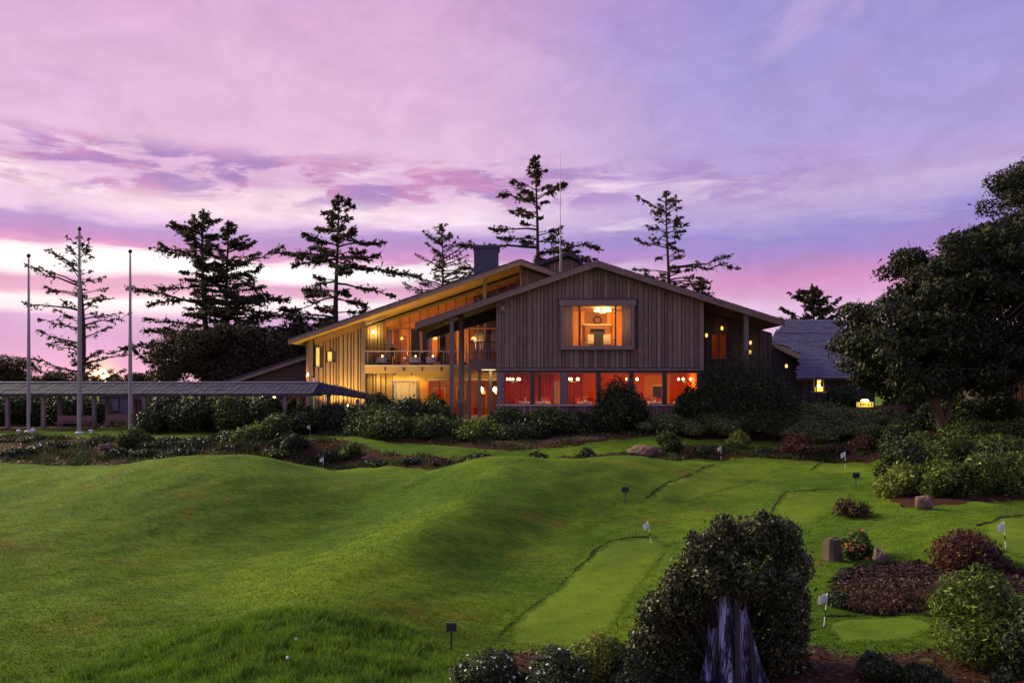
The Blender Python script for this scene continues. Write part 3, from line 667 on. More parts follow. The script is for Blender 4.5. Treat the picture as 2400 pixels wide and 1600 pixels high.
MB().box(fx0 - .14, fx1 + .14, dp0 - .1, DG - .03, fz1 + .002, fz1 + .09).build('head_cap', M['trimdark'], win)
# upper room
D2 = 60.5
rx0, rx1, rz0, rz1 = X(1300, DG), X(1500, DG), Z(812, DG), Z(712, DG)
mb = MB(); mb.box(rx0 - .1, rx0, DG + .2, D2, rz0, rz1); mb.box(rx1, rx1 + .1, DG + .2, D2, rz0, rz1); mb.box(rx0, rx1, D2, D2 + .1, rz0, rz1)
mb.build('upper_room_wall', M['orangewall'], club)
MB().box(rx0 - .1, rx1 + .1, DG + .2, D2 + .1, rz1 + .002, rz1 + .1).build('upper_room_ceiling', M['ceiling'], club)
MB().box(rx0 - .1, rx1 + .1, DG + .19, D2 + .1, rz0 - .12, rz0 - .002).build('upper_room_floor', M['floorwood'], club)
for pxs in (1366, 1428): MB().box(X(pxs, 60.2) - .14, X(pxs, 60.2) + .14, D2 - .25, D2 - .002, rz0, rz1).build('pilaster', M['orangewall'], club)
fx = X(1400, 60)
fp = empty('fireplace', (fx, 60.2, rz0), 'dark timber fireplace with mantel in the upper room', 'fireplace', worldparts=True)
MB().box(fx - .95, fx - .55, 59.9, D2 - .003, rz0, rz0 + 1.55).box(fx + .55, fx + .95, 59.9, D2 - .003, rz0, rz0 + 1.55).box(fx - .95, fx + .95, 59.9, D2 - .003, rz0 + 1.551, rz0 + 1.8).build('surround', M['mantel'], fp)
MB().box(fx - 1.05, fx + 1.05, 59.8, D2 - .002, rz0 + 1.802, rz0 + 1.92).build('mantel_shelf', M['cream'], fp)
MB().box(fx - .54, fx + .54, 60.3, 60.36, rz0, rz0 + 1.54).build('firebox', M['black'], fp)
MB().box(fx - .9, fx + .9, D2 - .1, D2 - .004, rz0 + 1.95, rz1 - .05).build('overmantel_panel', M['mantel'], fp)
t_ = MB(); pts = [(fx + .05 + .28 * math.cos(a), D2 - .16, rz0 + 2.25 + .28 * math.sin(a)) for a in np.linspace(0, 2 * math.pi, 15)]
tag(t_.tube(pts, .07, 6, False).build('wreath', L['red'], None), 'round wreath hanging above the fireplace mantel', 'wreath')
for i, (dx_, lbl) in enumerate(((-.35, 'wooden armchair at the left of the fireplace'), (.4, 'wooden armchair at the right of the fireplace'))):
    ch = empty('armchair', (fx + dx_ + (.3 if i else -.5), 58.6, rz0), lbl, 'armchair', 'armchairs in the upper room')
    MB().box(-.3, .3, -.3, .3, .36, .48).build('seat', M['cream'], ch); MB().box(-.3, .3, .24, .32, .482, 1.05).build('backrest', M['cream'], ch)
    for sx in (-1, 1):
        MB().box(sx * .33 - .03, sx * .33 + .03, -.3, .3, .6, .66).build('armrest', M['mantel'], ch)
        for sy in (-1, 1): MB().box(sx * .27 - .03, sx * .27 + .03, sy * .25 - .03, sy * .25 + .03, 0, .358).build('leg', M['mantel'], ch)
    ch.rotation_euler.z = 2.6 if i else -2.5
def curtain(x0, x1, y, z0, z1, mat, amp=.05, wl=.22, name='curtain', parent=None, slope=0.0):
    n = max(8, int((x1 - x0) / wl * 8)); xs = np.linspace(x0, x1, n); ys = y + amp * np.sin((xs - x0) / wl * 2 * math.pi) + amp * .35 * np.sin((xs - x0) / wl * 3.1)
    zt = z1 + slope * (xs - x0)
    v = np.concatenate([np.column_stack([xs, ys, np.full(n, z0)]), np.column_stack([xs, ys, zt])]); i = np.arange(n - 1)
    me = npmesh(name, v, np.stack([i, i + 1, i + 1 + n, i + n], 1), mat); me.shade_smooth()
    o = link(name, me, parent); sm = o.modifiers.new('thick', 'SOLIDIFY'); sm.thickness = .015; return o
tag(curtain(X(1321, DG), X(1342, DG), DG - .25, gz0 + .02, gz1 - .02, M['greycurtain']), 'grey curtain drawn aside at the left of the picture window', 'curtain', 'picture window curtains')
tag(curtain(X(1457, DG), X(1480, DG), DG - .25, gz0 + .02, gz1 - .02, M['greycurtain']), 'grey curtain drawn aside at the right of the picture window', 'curtain', 'picture window curtains')
WARM = (1.0, 0.62, 0.24); M['greencurtain'] = plain('green_curtain', (.035, .045, .03), .9, var=.2); M['gold'] = plain('gilt_frame', (.55, .36, .10), .4, metal=.6)
def chandelier(loc, label, ceil_z, r=.45, watts=160, mat='bulb', n=6, group='dining room chandeliers', col=WARM, br=.07, shade=False):
    c = empty('chandelier', loc, label, 'chandelier', group)
    MB().tube([(0, 0, ceil_z - loc[2]), (0, 0, -.05)], .02, 6).build('stem', M['black'], c)
    MB().tube([(r * math.cos(a), r * math.sin(a), 0) for a in np.linspace(0, 2 * math.pi, 17)], .025, 5, False).build('ring', M['black'], c)
    for k in range(n):
        a = 2 * math.pi * (k + .3) / n; e = Vector((r * math.cos(a), r * math.sin(a), 0))
        arm = MB().tube([(0, 0, -.04), e * .5 + Vector((0, 0, -.1)), e], .015, 5).build('arm', M['black'], c)
        MB().lathe([(.02, 0.02), (br, .06), (br * 1.1, .13), (br * .6, .2), (.01, .23)], 8, tuple(e)).build('bulb', M[mat], arm, True)
    pointlight('lamp', (0, 0, -.12), watts, col, .25, c); return c
cl = chandelier((X(1413, 57.6), 57.6, Z(731, 57.6)), 'bright white chandelier seen through the upper picture window', rz1, .5, 360, 'bulbwhite', 7, None, (1.0, .58, .15), .13)
# dining room behind the ground-floor windows
gzs = Z(948, DG); gzt = Z(871, DG); zfl = Z(968, DG); mull = [1172, 1248, 1322, 1403, 1480, 1558, 1640]
DB = 62.0
mb = MB(); mb.box(wx0 + .1, wx0 + .2, DG + .35, DB, zfl, gzt + .02); mb.box(wx1 - .15, wx1 - .05, DG + .35, DB, zfl, gzt + .02); mb.box(wx0 + .2, wx1 - .15, DB, DB + .1, zfl, gzt + .02)
mb.build('dining_room_wall', M['redwall'], club)
MB().box(wx0 + .1, wx1 - .05, DG + .35, DB + .1, gzt + .022, gzt + .1).build('dining_room_ceiling', M['redwall'], club)
MB().box(wx0 + .1, wx1 - .05, DG + .3, DB + .1, zfl - .1, zfl - .002).build('dining_room_floor', M['floorwood'], club)
kw = MB().box(wx0, wx1, DG + .05, DG + .25, 2.9, gzs - .08).build('knee_wall', M['trimdark'], club)
boards(kw, wx0, wx1, 2.95, gzs - .085, DG + .01, M['siding'], .26, 9)
MB().box(wx0 - .05, wx1 + .02, DG - .12, DG + .3, gzs - .078, gzs).build('window_sill', M['cream'], club)
for i, p in enumerate(mull):
    w = .22 if p in (1172, 1322) else .13
    MB().box(X(p, DG) - w, X(p, DG) + w, DG - .02, DG + .24, gzs + .002, gzt - .03).build('window_post', M['post'] if w > .2 else M['trimdark'], club)
for a, b in zip(mull[:-1], mull[1:]):
    wa = MB(); xa, xb = X(a, DG) + (.222 if a in (1172, 1322) else .132), X(b, DG) - (.222 if b == 1322 else .132)
    for (q0, q1, q2, q3) in ((xa, xb, gzs + .003, gzs + .06), (xa, xb, gzt - .1, gzt - .031), (xa, xa + .05, gzs + .061, gzt - .101), (xb - .05, xb, gzs + .061, gzt - .101)): wa.box(q0, q1, DG + .06, DG + .14, q2, q3)
    wf = wa.build('window', M['mantel'], club)
    MB().box(xa + .05, xb - .05, DG + .095, DG + .105, gzs + .061, gzt - .101).build('pane', M['glass'], wf)
tag(curtain(X(1180, 60), X(1262, 60), 61.4, zfl + .05, gzt - .1, M['redcurtain'], .08, .3), 'long red curtain behind the leftmost chandelier', 'curtain', 'red dining room curtains')
tag(curtain(X(1270, 60), X(1300, 60), 61.5, zfl + .05, gzt - .1, M['redcurtain'], .08, .3), 'short red curtain left of the pale lit doorway', 'curtain', 'red dining room curtains')
tag(curtain(X(1326, 60), X(1368, 60), 61.4, zfl + .05, gzt - .1, M['redcurtain'], .08, .3), 'red curtain behind the second chandelier', 'curtain', 'red dining room curtains')
MB().box(X(1512, 61.6), X(1572, 61.6), 61.9, 61.98, zfl, gzt - .15).build('amber_alcove', M['orangewall'], club)
mr = empty('framed_mirror', (X(1541, 61.6), 61.8, zfl + .9), 'gilt framed dark mirror on the amber alcove wall', 'mirror', worldparts=True)
mx0, mx1, mz0, mz1 = X(1528, 61.6), X(1555, 61.6), zfl + .75, zfl + 1.95
MB().box(mx0, mx1, 61.82, 61.88, mz0, mz0 + .1).box(mx0, mx1, 61.82, 61.88, mz1 - .1, mz1).box(mx0, mx0 + .1, 61.82, 61.88, mz0 + .101, mz1 - .101).box(mx1 - .1, mx1, 61.82, 61.88, mz0 + .101, mz1 - .101).build('frame', M['gold'], mr)
MB().box(mx0 + .101, mx1 - .101, 61.84, 61.87, mz0 + .101, mz1 - .101).build('mirror_glass', M['black'], mr)
for px_, D_, rz_, lbl in ((1218, 57.0, .4, 'red upholstered chair at the leftmost dining table'), (1246, 57.6, -1.8, 'red upholstered chair right of the leftmost dining table'), (1258, 58.6, .9, 'red upholstered chair left of the second dining table'), (1286, 58.4, -1.2, 'red upholstered chair right of the second dining table'), (1360, 57.8, .8, 'red upholstered chair left of the third dining table'), (1386, 57.2, -1.4, 'red upholstered chair right of the third dining table'), (1522, 57.6, 1.1, 'red upholstered chair before the framed mirror'), (1549, 57.2, -1.2, 'red upholstered chair right of the mirror table'), (1583, 57.4, 1.0, 'red upholstered chair left of the last dining table'), (1610, 57.3, -1.3, 'red upholstered chair right of the last dining table')):
    c = empty('dining_chair', (X(px_, D_), D_, zfl), lbl, 'chair', 'red dining chairs', rz=rz_ + math.pi / 2)
    MB().box(-.23, .23, -.22, .22, .40, .47).build('seat', M['redcurtain'], c); MB().box(-.22, .22, .2, .26, .472, 1.02).build('backrest', M['redcurtain'], c)
    for sx in (-1, 1):
        for sy in (-1, 1): MB().box(sx * .19 - .02, sx * .19 + .02, sy * .18 - .02, sy * .18 + .02, 0, .398).build('leg', M['mantel'], c)
dw = empty('glazed_door', (X(1302, 61.6), 61.7, zfl), 'glazed door with a bluish pane at the back of the red room', 'door', worldparts=True)
MB().box(X(1288, 61.6), X(1298, 61.6), 61.62, 61.9, zfl, zfl + 2.2).box(X(1306, 61.6), X(1316, 61.6), 61.62, 61.9, zfl, zfl + 2.2).box(X(1288, 61.6), X(1316, 61.6), 61.62, 61.9, zfl + 2.201, zfl + 2.32).build('door_frame', M['orangewall'], dw)
MB().box(X(1299, 61.6), X(1305, 61.6), 61.7, 61.74, zfl, zfl + 2.15).build('door_panel', plain('bluish_white', (.55, .55, .8), .5), dw)
for px_, lbl in ((1204, 'leftmost chandelier in the red dining room'), (1342, 'second chandelier from the left in the red dining room'), (1482, 'chandelier behind the top of the tall dark shrub'), (1606, 'chandelier near the right end of the red dining room')):
    chandelier((X(px_, 57.5), 57.5, Z(892, 57.5)), lbl, gzt, .42 + .05 * (px_ % 3), 85 + 12 * (px_ % 4), n=5 + px_ % 2, br=.068, col=(1.0, .50, .10))
def table(loc, label, r=.55, name='dining_table'):
    t = empty(name, loc, label, 'table', 'tables in the red dining room')
    MB().lathe([(r, .70), (r + .02, .74), (r * .99, .75), (.02, .752)], 14).build('tabletop', M['cloth'], t)
    n = 40; a = np.linspace(0, 2 * math.pi, n, endpoint=False); rr = r + .025 + .03 * np.sin(a * 9)
    v = np.concatenate([np.column_stack([(r + .022) * np.cos(a), (r + .022) * np.sin(a), np.full(n, .735)]), np.column_stack([rr * np.cos(a), rr * np.sin(a), np.full(n, .3)])]); i = np.arange(n); j = (i + 1) % n
    link('tablecloth', npmesh('tablecloth', v, np.stack([i, j, j + n, i + n], 1), M['cloth']), t)
    MB().lathe([(.3, 0), (.05, .05), (.05, .70)], 8).build('pedestal', M['black'], t)
    return t
def bouquet(loc, mat, label, s=.16):
    rs = np.random.RandomState(int(abs(loc[0]) * 97)); b = empty('flower_vase', loc, label, 'flower vase', 'table bouquets')
    MB().lathe([(.05, 0), (.07, .06), (.04, .14)], 8).build('vase', M['white'], b)
    mb_ = MB()
    for k in range(16):
        d = Vector(rs.normal(0, 1, 3)); d.normalize(); c = Vector((0, 0, .24)) + d * s * .8
        mb_.lathe([(.0, -.04), (.05, 0), (.0, .04)], 6, tuple(c))
    mb_.build('blossom', mat, b)
for px_, D_, lbl in ((1232, 57.2, 'round table nearest the left window of the red room'), (1272, 58.2, 'round table with pale bouquet before the red curtain'), (1372, 57.4, 'round table beside the tall dark shrub in the red room'), (1535, 57.2, 'round table behind the fifth window of the red room'), (1596, 57.0, 'round table at the right end of the red room')):
    table((X(px_, D_), D_, zfl), lbl)
    bouquet((X(px_, D_), D_, zfl + .752), M['petalpink'] if px_ != 1596 else M['petalorange'], 'small bouquet on the ' + lbl.replace(' of the red room', '').replace(' in the red room', ''), .17)
fl_ = empty('flood_light', (X(1177, DG), DG - .1, Z(725, DG)), 'small twin flood light fixture high on the left of the gable', 'flood light')
MB().box(-.2, .2, -.12, .06, -.2, .2).build('housing', M['trim'], fl_); MB().lathe([(.12, 0), (.14, .1)], 10).build('reflector', M['pole'], fl_)
fl_.children[1].rotation_euler = (R(100), 0, 0); fl_.children[1].location = (.04, -.121, .05)

# ---- left wing: parallel gable set further back
DW = 60.5
vx, vz = X(1220, DW), Z(609, DW); tx, tz = X(675, DW), Z(796, DW); ex, ez = X(1345, DW), Z(653, DW)
def zw(x): return vz + (tz - vz) * (vx - x) / (vx - tx) if x < vx else vz + (ez - vz) * (x - vx) / (ex - vx)
wr = MB().prism([(tx, tz), (vx, vz), (vx, vz - .24), (tx, tz - .24)], DW + .06, 86).build('wing_roof', M['shingle'], club)
wr2 = MB().prism([(vx, vz), (ex, ez), (ex, ez - .24), (vx, vz - .24)], DW + .06, 86).build('wing_roof', M['shingle'], club)
for (x0, x1, par) in ((tx, vx, wr), (vx, ex, wr2)):
    MB().prism([(x0, zw(x0) + .03), (x1, zw(x1) + .03), (x1, zw(x1) - .09), (x0, zw(x0) - .09)], DW - .02, DW + .06).build('drip_edge', M['trim'], par)
    MB().prism([(x0, zw(x0) - .092), (x1, zw(x1) - .092), (x1, zw(x1) - .36), (x0, zw(x0) - .36)], DW, DW + .058).build('fascia_board', M['sidinglit'], par)
    n = int(abs(x1 - x0) / .9)
    for i in range(n):
        xa = x0 + (x1 - x0) * i / n; xb = x0 + (x1 - x0) * (i + .93) / n
        MB().prism([(xa, zw(xa) + .034), (xb, zw(xb) + .034), (xb, zw(xb) + .08), (xa, zw(xa) + .085)], DW - .05, DW + .3).build('shingle', M['shingle'], par)
for k in range(9):                                                     # soffit planks under the deep overhang
    y0 = DW + .062 + k * .5; x0, x1 = tx + .05, vx - .02
    MB().prism([(x0, zw(x0) - .244), (x1, zw(x1) - .244), (x1, zw(x1) - .28), (x0, zw(x0) - .28)], y0, y0 + .48).build('soffit_plank', M['soffit'], wr)
zs = lambda x: zw(x) - .285
DS = 62.5
# siding bay
sx0, sx1 = X(737, DS), X(849, DS)
sw = MB().prism([(sx0, 3.0), (sx1, 3.0), (sx1, zs(sx1) - .02), (sx0, zs(sx0) - .02)], DS + .04, DS + .2).build('wing_wall', M['trimdark'], club)
wn = (X(766, DS), X(787, DS), Z(849, DS), Z(822, DS)); wn2 = (X(739, DS), X(756, DS), Z(861, DS), Z(812, DS))
boards(sw, sx0, sx1, 3.05, lambda t: zs(t) - .5, DS, M['sidinglit'], .34, 3, .10, holes=[wn, wn2])
MB().prism([(sx0, zs(sx0) - .49), (sx1, zs(sx1) - .49), (sx1, zs(sx1) - .03), (sx0, zs(sx0) - .03)], DS - .05, DS + .035).build('frieze_board', M['soffit'], sw)
for (a, b, c, d) in (wn, wn2):
    f = MB().box(a, b, DS - .05, DS + .03, c, c + .07).box(a, b, DS - .05, DS + .03, d - .07, d).box(a, a + .06, DS - .05, DS + .03, c + .071, d - .071).box(b - .06, b, DS - .05, DS + .03, c + .071, d - .071).build('window', M['trimdark'], club)
    MB().box(a + .061, b - .061, DS - .01, DS + .0, c + .071, d - .071).build('pane', M['glass'], f)
    MB().box(a + .061, (a * .45 + b * .55), DS + .02, DS + .028, c + .071, d - .071).build('blind', M['signyellow'], f)  # blind glows by its material, in place of room light behind it
MB().box(X(852, DS) - .15, X(852, DS) + .15, DS - .2, DS + .1, 2.9, zs(X(852, DS)) - .01).build('corner_post', M['post'], club)
MB().box(X(729, DS) - .14, X(729, DS) + .14, DS - .2, DS + .1, 2.9, zs(X(729, DS)) - .01).build('corner_post', M['post'], club)
ret = MB().box(X(714, DS), X(725, DS), DS + .4, DS + .55, 2.9, zs(X(714, DS)) - .05).build('return_wall', M['trimdark'], club)
boards(ret, X(714, DS), X(725, DS), 3.0, lambda t: zs(t) - .06, DS + .36, M['sidinglit'], .3, 4)
# balcony
DBK = 66.0
cx0, cx1 = X(857, 62.5), X(1190, 62.5); zd = Z(857, 62.3)
MB().box(cx0, cx1, 62.4, DBK + .4, zd - .15, zd).build('balcony_floor', M['floorwood'], club)
bm = MB().box(cx0, cx1, 62.2, 62.39, Z(874.5, 62.3), zd - .0).build('balcony_beam', M['beam'], club)
MB().box(cx0, cx1, 62.1, 62.19, Z(859, 62.3), Z(855, 62.3)).build('beam_cap', M['cream'], bm)
for p in (903, 947, 990, 1034): MB().prism([(X(p, 62.2) - .04, Z(869, 62.2)), (X(p, 62.2) + .04, Z(869, 62.2)), (X(p, 62.2) + .06, Z(862, 62.2)), (X(p, 62.2), Z(859.5, 62.2)), (X(p, 62.2) - .06, Z(862, 62.2))], 62.12, 62.198).build('bolt_plate', M['black'], bm)
for i in range(int((cx1 - cx0) / .5)): MB().box(cx0 + .1 + i * .5, cx0 + .2 + i * .5, 62.45, 65.6, zd - .45, zd - .155).build('joist', M['beam'], bm)
zr = Z(822, 62.3)
rl = MB().box(cx0, cx1, 62.2, 62.3, zr - .06, zr).build('railing', M['cream'], club)
MB().box(cx0, cx1, 62.22, 62.28, zd + .08, zd + .13).build('bottom_rail', M['trimdark'], rl)
for i in range(int((cx1 - cx0) / .145)): MB().box(cx0 + .05 + i * .145, cx0 + .075 + i * .145, 62.235, 62.265, zd + .131, zr - .061).build('baluster', M['trimdark'], rl)
for p in (862, 985, 1040): MB().box(X(p, 62.3) - .05, X(p, 62.3) + .05, 62.19, 62.31, zd + .001, zr - .062).build('newel_post', M['post'], rl)
# glazed wall behind the balcony, following the rake
gx0 = X(857, DBK); gl0 = X(903, DBK); glE = X(1216, DBK)
w_ = MB().prism([(gx0 - .6, zd), (gl0, zd), (gl0, zs(gl0) - .05), (gx0 - .6, zs(gx0 - .6) - .05)], DBK + .04, DBK + .2).build('balcony_wall', M['trimdark'], club)
boards(w_, gx0 - .6, gl0, zd, lambda t: zs(t) - .06, DBK, M['sidinglit'], .3, 8)
gp = [903, 938, 960, 985, 1003, 1027, 1046, 1068, 1093, 1120, 1137, 1165, 1190, 1216]
gwin = MB()
for p in gp:
    x = X(p, DBK); w = .09 if p not in (1137, 903) else .16
    gwin.prism([(x - w / 2, zd + .05), (x + w / 2, zd + .05), (x + w / 2, zs(x + w / 2) - .3), (x - w / 2, zs(x - w / 2) - .3)], DBK - .08, DBK + .08)
gwo = gwin.build('gallery_window', M['mantel'], club)
MB().prism([(gl0, zs(gl0) - .3), (glE + .1, zs(glE + .1) - .3), (glE + .1, zs(glE + .1) - .05), (gl0, zs(gl0) - .05)], DBK - .12, DBK + .12).build('rake_beam', M['beam'], gwo)
MB().box(gl0, glE, DBK - .05, DBK + .05, Z(772, DBK), Z(768, DBK)).build('transom', M['mantel'], gwo)
for a, b in zip(gp[:-1], gp[1:]):
    x0, x1 = X(a, DBK) + .05, X(b, DBK) - .05
    MB().prism([(x0, zd + .05), (x1, zd + .05), (x1, zs(x1) - .3), (x0, zs(x0) - .3)], DBK + .002, DBK + .012).build('pane', M['glass'], gwo)
# end piece of gable siding right of the clerestory
e0, e1 = X(1224, DS), X(1312, DS)
ew = MB().prism([(e0, Z(740, DS)), (e1, Z(740, DS)), (e1, zs(e1) - .02), (vx + .02, zs(vx) - .02), (e0, zs(e0) - .02)] if e0 < vx else [(e0, Z(740, DS)), (e1, Z(740, DS)), (e1, zs(e1) - .02), (e0, zs(e0) - .02)], DS + .04, DS + .2).build('upper_gable_wall', M['trimdark'], club)
boards(ew, e0, e1, Z(735, DS), lambda t: zs(t) - .03, DS, M['sidinglit'], .3, 12, .03)
MB().box(e0 - .16, e0 - .01, DS - .06, DBK - .1, Z(735, DS), zs(e0 - .1) - .01).build('corner_post', M['beam'], ew)
MB().box(X(1136, DS) - .13, X(1136, DS) + .13, DS - .1, DS + .12, Z(740, DS), zs(X(1136, DS)) - .02).build('clerestory_post', M['beam'], club)
for a_, b_, lbl in ((962, 983, 'dark green curtain standing in for reflecting panes right of the waiter'), (988, 1002, 'narrow dark green curtain standing in for a reflecting pane in the middle of the gallery'), (1029, 1044, 'dark green curtain standing in for a reflecting pane left of the front roof post'), (1139, 1150, 'dark green curtain standing in for a reflecting pane beyond the side balcony')):
    tag(curtain(X(a_, DBK), X(b_, DBK), DBK + .5, zd + .05, Z(770, DBK), M['greencurtain'], .05, .25), lbl, 'curtain', 'gallery curtains')  # dark cloth imitates the dark reflections in these panes
# gallery interior
MB().prism([(gx0, zd), (vx, zd), (vx, zs(vx) - .12), (gx0, zs(gx0) - .12)], 73, 73.1).build('gallery_back_wall', M['orangewall'], club)
cxa, cxb = gx0 - .5, vx
MB().prism([(cxa, zs(cxa) - .1), (cxb, zs(cxb) - .1), (cxb, zs(cxb) - .06), (cxa, zs(cxa) - .06)], DBK + .13, 73).build('gallery_ceiling', M['ceiling'], club)
for k in range(5):
    xk = X(930 + 60 * k, 70); MB().box(xk - .6, xk + .5, 72.9, 72.96, zd + .2, zd + 3 + .3 * k).build('wall_panel', M['mantel'], club)
tag(curtain(X(905, DBK), X(918, DBK), DBK + .35, zd + .05, Z(768, DBK), M['cream'], .05, .25), 'cream curtain at the left end of the balcony windows', 'curtain', 'gallery curtains')
tag(curtain(X(921, DBK), X(935, DBK), DBK + .4, zd + .05, Z(768, DBK), M['orangewall'], .05, .25), 'amber curtain behind the standing waiter', 'curtain', 'gallery curtains')
tag(curtain(X(1004, DBK), X(1011, DBK), DBK + .3, zd + .05, Z(768, DBK), M['cream'], .05, .25), 'narrow cream curtain in the middle of the balcony windows', 'curtain', 'gallery curtains')
tag(curtain(X(1047, DBK), X(1067, DBK), DBK + .4, zd + .05, Z(768, DBK), M['orangewall'], .05, .25), 'amber curtain beside the front roof post', 'curtain', 'gallery curtains')
for px_, lbl, w_t in ((940, 'hanging lamp at the left of the upper gallery', 190), (1020, 'hanging lamp at the middle of the upper gallery', 220), (1110, 'hanging lamp at the right of the upper gallery', 220)):
    c = empty('pendant_lamp', (X(px_, 69.5), 69.5, zd + 2.5), lbl, 'lamp', 'gallery pendant lamps')
    MB().tube([(0, 0, .2), (0, 0, zs(X(px_, 69.5)) - .11 - zd - 2.5)], .012, 5).build('cord', M['black'], c); MB().lathe([(.2, 0), (.16, .14), (.03, .22)], 12).build('shade', M['amberglass'], c)
    pointlight('lamp', (0, 0, -.15), w_t, (1.0, .45, .13), .2, c)
def sconce(name, loc, label, watts, col, group='wall lamps'):
    s = empty(name, loc, label, 'wall lamp', group)
    MB().box(-.06, .06, .08, .12, -.14, .14).build('back_plate', M['black'], s); MB().lathe([(.05, -.12), (.09, -.08), (.09, .1), (.03, .16)], 8).build('lamp_glass', M['bulbwhite'] if watts > 20 else (M['bulb'] if watts > 5 else M['amberglass']), s)
    pointlight('lamp', (0, -.22, 0), watts, col, .1, s); return s
sconce('wall_lamp', (X(877, DBK), DBK - .16, Z(779, DBK)), 'glowing wall lamp on the siding at the left end of the balcony', 60, (1.0, .66, .22))
sconce('wall_lamp', (X(722, DS), DS + .1, Z(878, DS)), 'wall lamp low on the return wall beside the shed roof', 30, (1.0, .5, .15))
# lower floor below the balcony
DL = 64.0; zlo, zhi = 3.0, zd - .46
lw = MB().box(X(850, DL), X(921, DL), DL + .04, DL + .2, zlo, zhi).build('lower_wall', M['trimdark'], club)
boards(lw, X(850, DL), X(921, DL), zlo, zhi, DL, M['sidinglit'], .4, 21, .10)
MB().box(X(921, DL), X(1170, DL), DL - .05, DL + .15, Z(892, DL), zhi).build('header_beam', M['beam'], club)
MB().box(X(1003, DL), X(1170, DL), DL - .1, DL - .052, Z(890, DL), Z(886, DL)).build('header_trim', M['cream'], club)
MB().box(X(976, DL), X(983, DL), DL - .05, DL + .15, zlo, Z(892, DL) - .002).build('window_post', M['post'], club)
MB().box(X(983.2, DL), X(1004, DL), DL, DL + .12, zlo, Z(892, DL) - .002).build('amber_panel', M['orangewall'], club)
lwin = MB()
for p in (1006, 1030, 1058, 1084, 1108, 1139, 1167): lwin.box(X(p, DL) - .05, X(p, DL) + .05, DL, DL + .1, zlo, Z(892, DL) - .002)
lwin = lwin.build('lower_window', M['redcurtain'], club)
for a, b in ((1006, 1030), (1030, 1058), (1058, 1084), (1084, 1108), (1108, 1139), (1139, 1167)): MB().box(X(a, DL) + .051, X(b, DL) - .051, DL + .04, DL + .05, zlo, Z(892, DL) - .003).build('pane', M['glass'], lwin)
MB().box(X(922, DL), X(975.5, DL), DL + .04, DL + .05, zlo, Z(892, DL) - .003).build('pane', M['glass'], lwin)
tag(curtain(X(923, DL), X(975, DL), DL + .3, zlo + .1, Z(893, DL), M['cream'], .07, .3), 'pale pleated curtain in the window below the balcony', 'curtain')
MB().box(X(983, DL), X(1200, DL), 69, 69.1, zlo, zhi).build('lounge_back_wall', M['mantel'], club)
MB().box(X(983, DL), X(1200, DL), DL + .2, 69, zlo - .1, zlo + .05).build('lounge_floor', M['floorwood'], club)
MB().box(X(921, DL), X(1200, DL), DL + .2, 69, zhi - .08, zhi - .01).build('lounge_ceiling', M['orangewall'], club)
for px_, lbl in ((1128, 'left hanging lantern in the porch below the side balcony'), (1160, 'right hanging lantern in the porch below the side balcony')):
    c = empty('lantern', (X(px_, 62), 62, Z(912, 62)), lbl, 'lantern', 'porch lanterns')
    MB().tube([(0, 0, .2), (0, 0, .75)], .012, 5).build('chain', M['black'], c); MB().lathe([(.08, -.16), (.14, -.1), (.14, .1), (.04, .2)], 8).build('lamp_glass', M['bulbwhite'], c)
    pointlight('lamp', (0, 0, -.3), 60, (1.0, .5, .12), .15, c)
for a_, b_, mt_, lbl in ((1016, 1044, 'redcurtain', 'dark red picture in a gilt frame on the lounge wall'), (1070, 1092, 'greencurtain', 'dark picture in a gilt frame right of the red one on the lounge wall')):
    fr_ = empty('framed_picture', (X(a_, 69), 68.9, 5), lbl, 'picture', worldparts=True); zq = zlo + 1.6
    MB().box(X(a_, 69), X(b_, 69), 68.9, 68.98, zq, zq + 1.1).build('frame', M['gold'], fr_); MB().box(X(a_, 69) + .1, X(b_, 69) - .1, 68.87, 68.898, zq + .1, zq + 1.0).build('canvas', M[mt_], fr_)
for px_, rz_, lbl in ((1012, .5, 'red lounge armchair left of the porch lanterns'), (1052, -2.4, 'red lounge armchair behind the front roof post'), (1118, .3, 'red lounge armchair under the left porch lantern')):
    c = empty('armchair', (X(px_, 66), 66, zlo + .05), lbl, 'armchair', 'lounge armchairs', rz=rz_)
    MB().box(-.38, .38, -.36, .36, .2, .46).build('seat', M['redcurtain'], c); MB().box(-.38, .38, .3, .42, .462, 1.0).build('backrest', M['redcurtain'], c)
    for sx in (-1, 1):
        MB().box(sx * .44 - .06, sx * .44 + .06, -.36, .36, .2, .66).build('armrest', M['redcurtain'], c)
        for sy in (-1, 1): MB().box(sx * .34 - .03, sx * .34 + .03, sy * .3 - .03, sy * .3 + .03, 0, .198).build('leg', M['mantel'], c)
c = empty('ceiling_light', (X(1040, 65.8), 65.8, zhi - .09), 'flush ceiling light in the red lounge below the balcony', 'ceiling light')
MB().lathe([(.18, -.06), (.22, 0)], 12).build('diffuser', M['bulb'], c); pointlight('lamp', (0, 0, -.35), 110, (1.0, .45, .10), .2, c)
c = empty('ceiling_light', (X(950, 65.2), 65.2, zhi - .09), 'flush ceiling light behind the pale pleated curtain', 'ceiling light')
MB().lathe([(.18, -.06), (.22, 0)], 12).build('diffuser', M['bulb'], c); pointlight('lamp', (0, 0, -.35), 60, (1.0, .7, .3), .2, c)
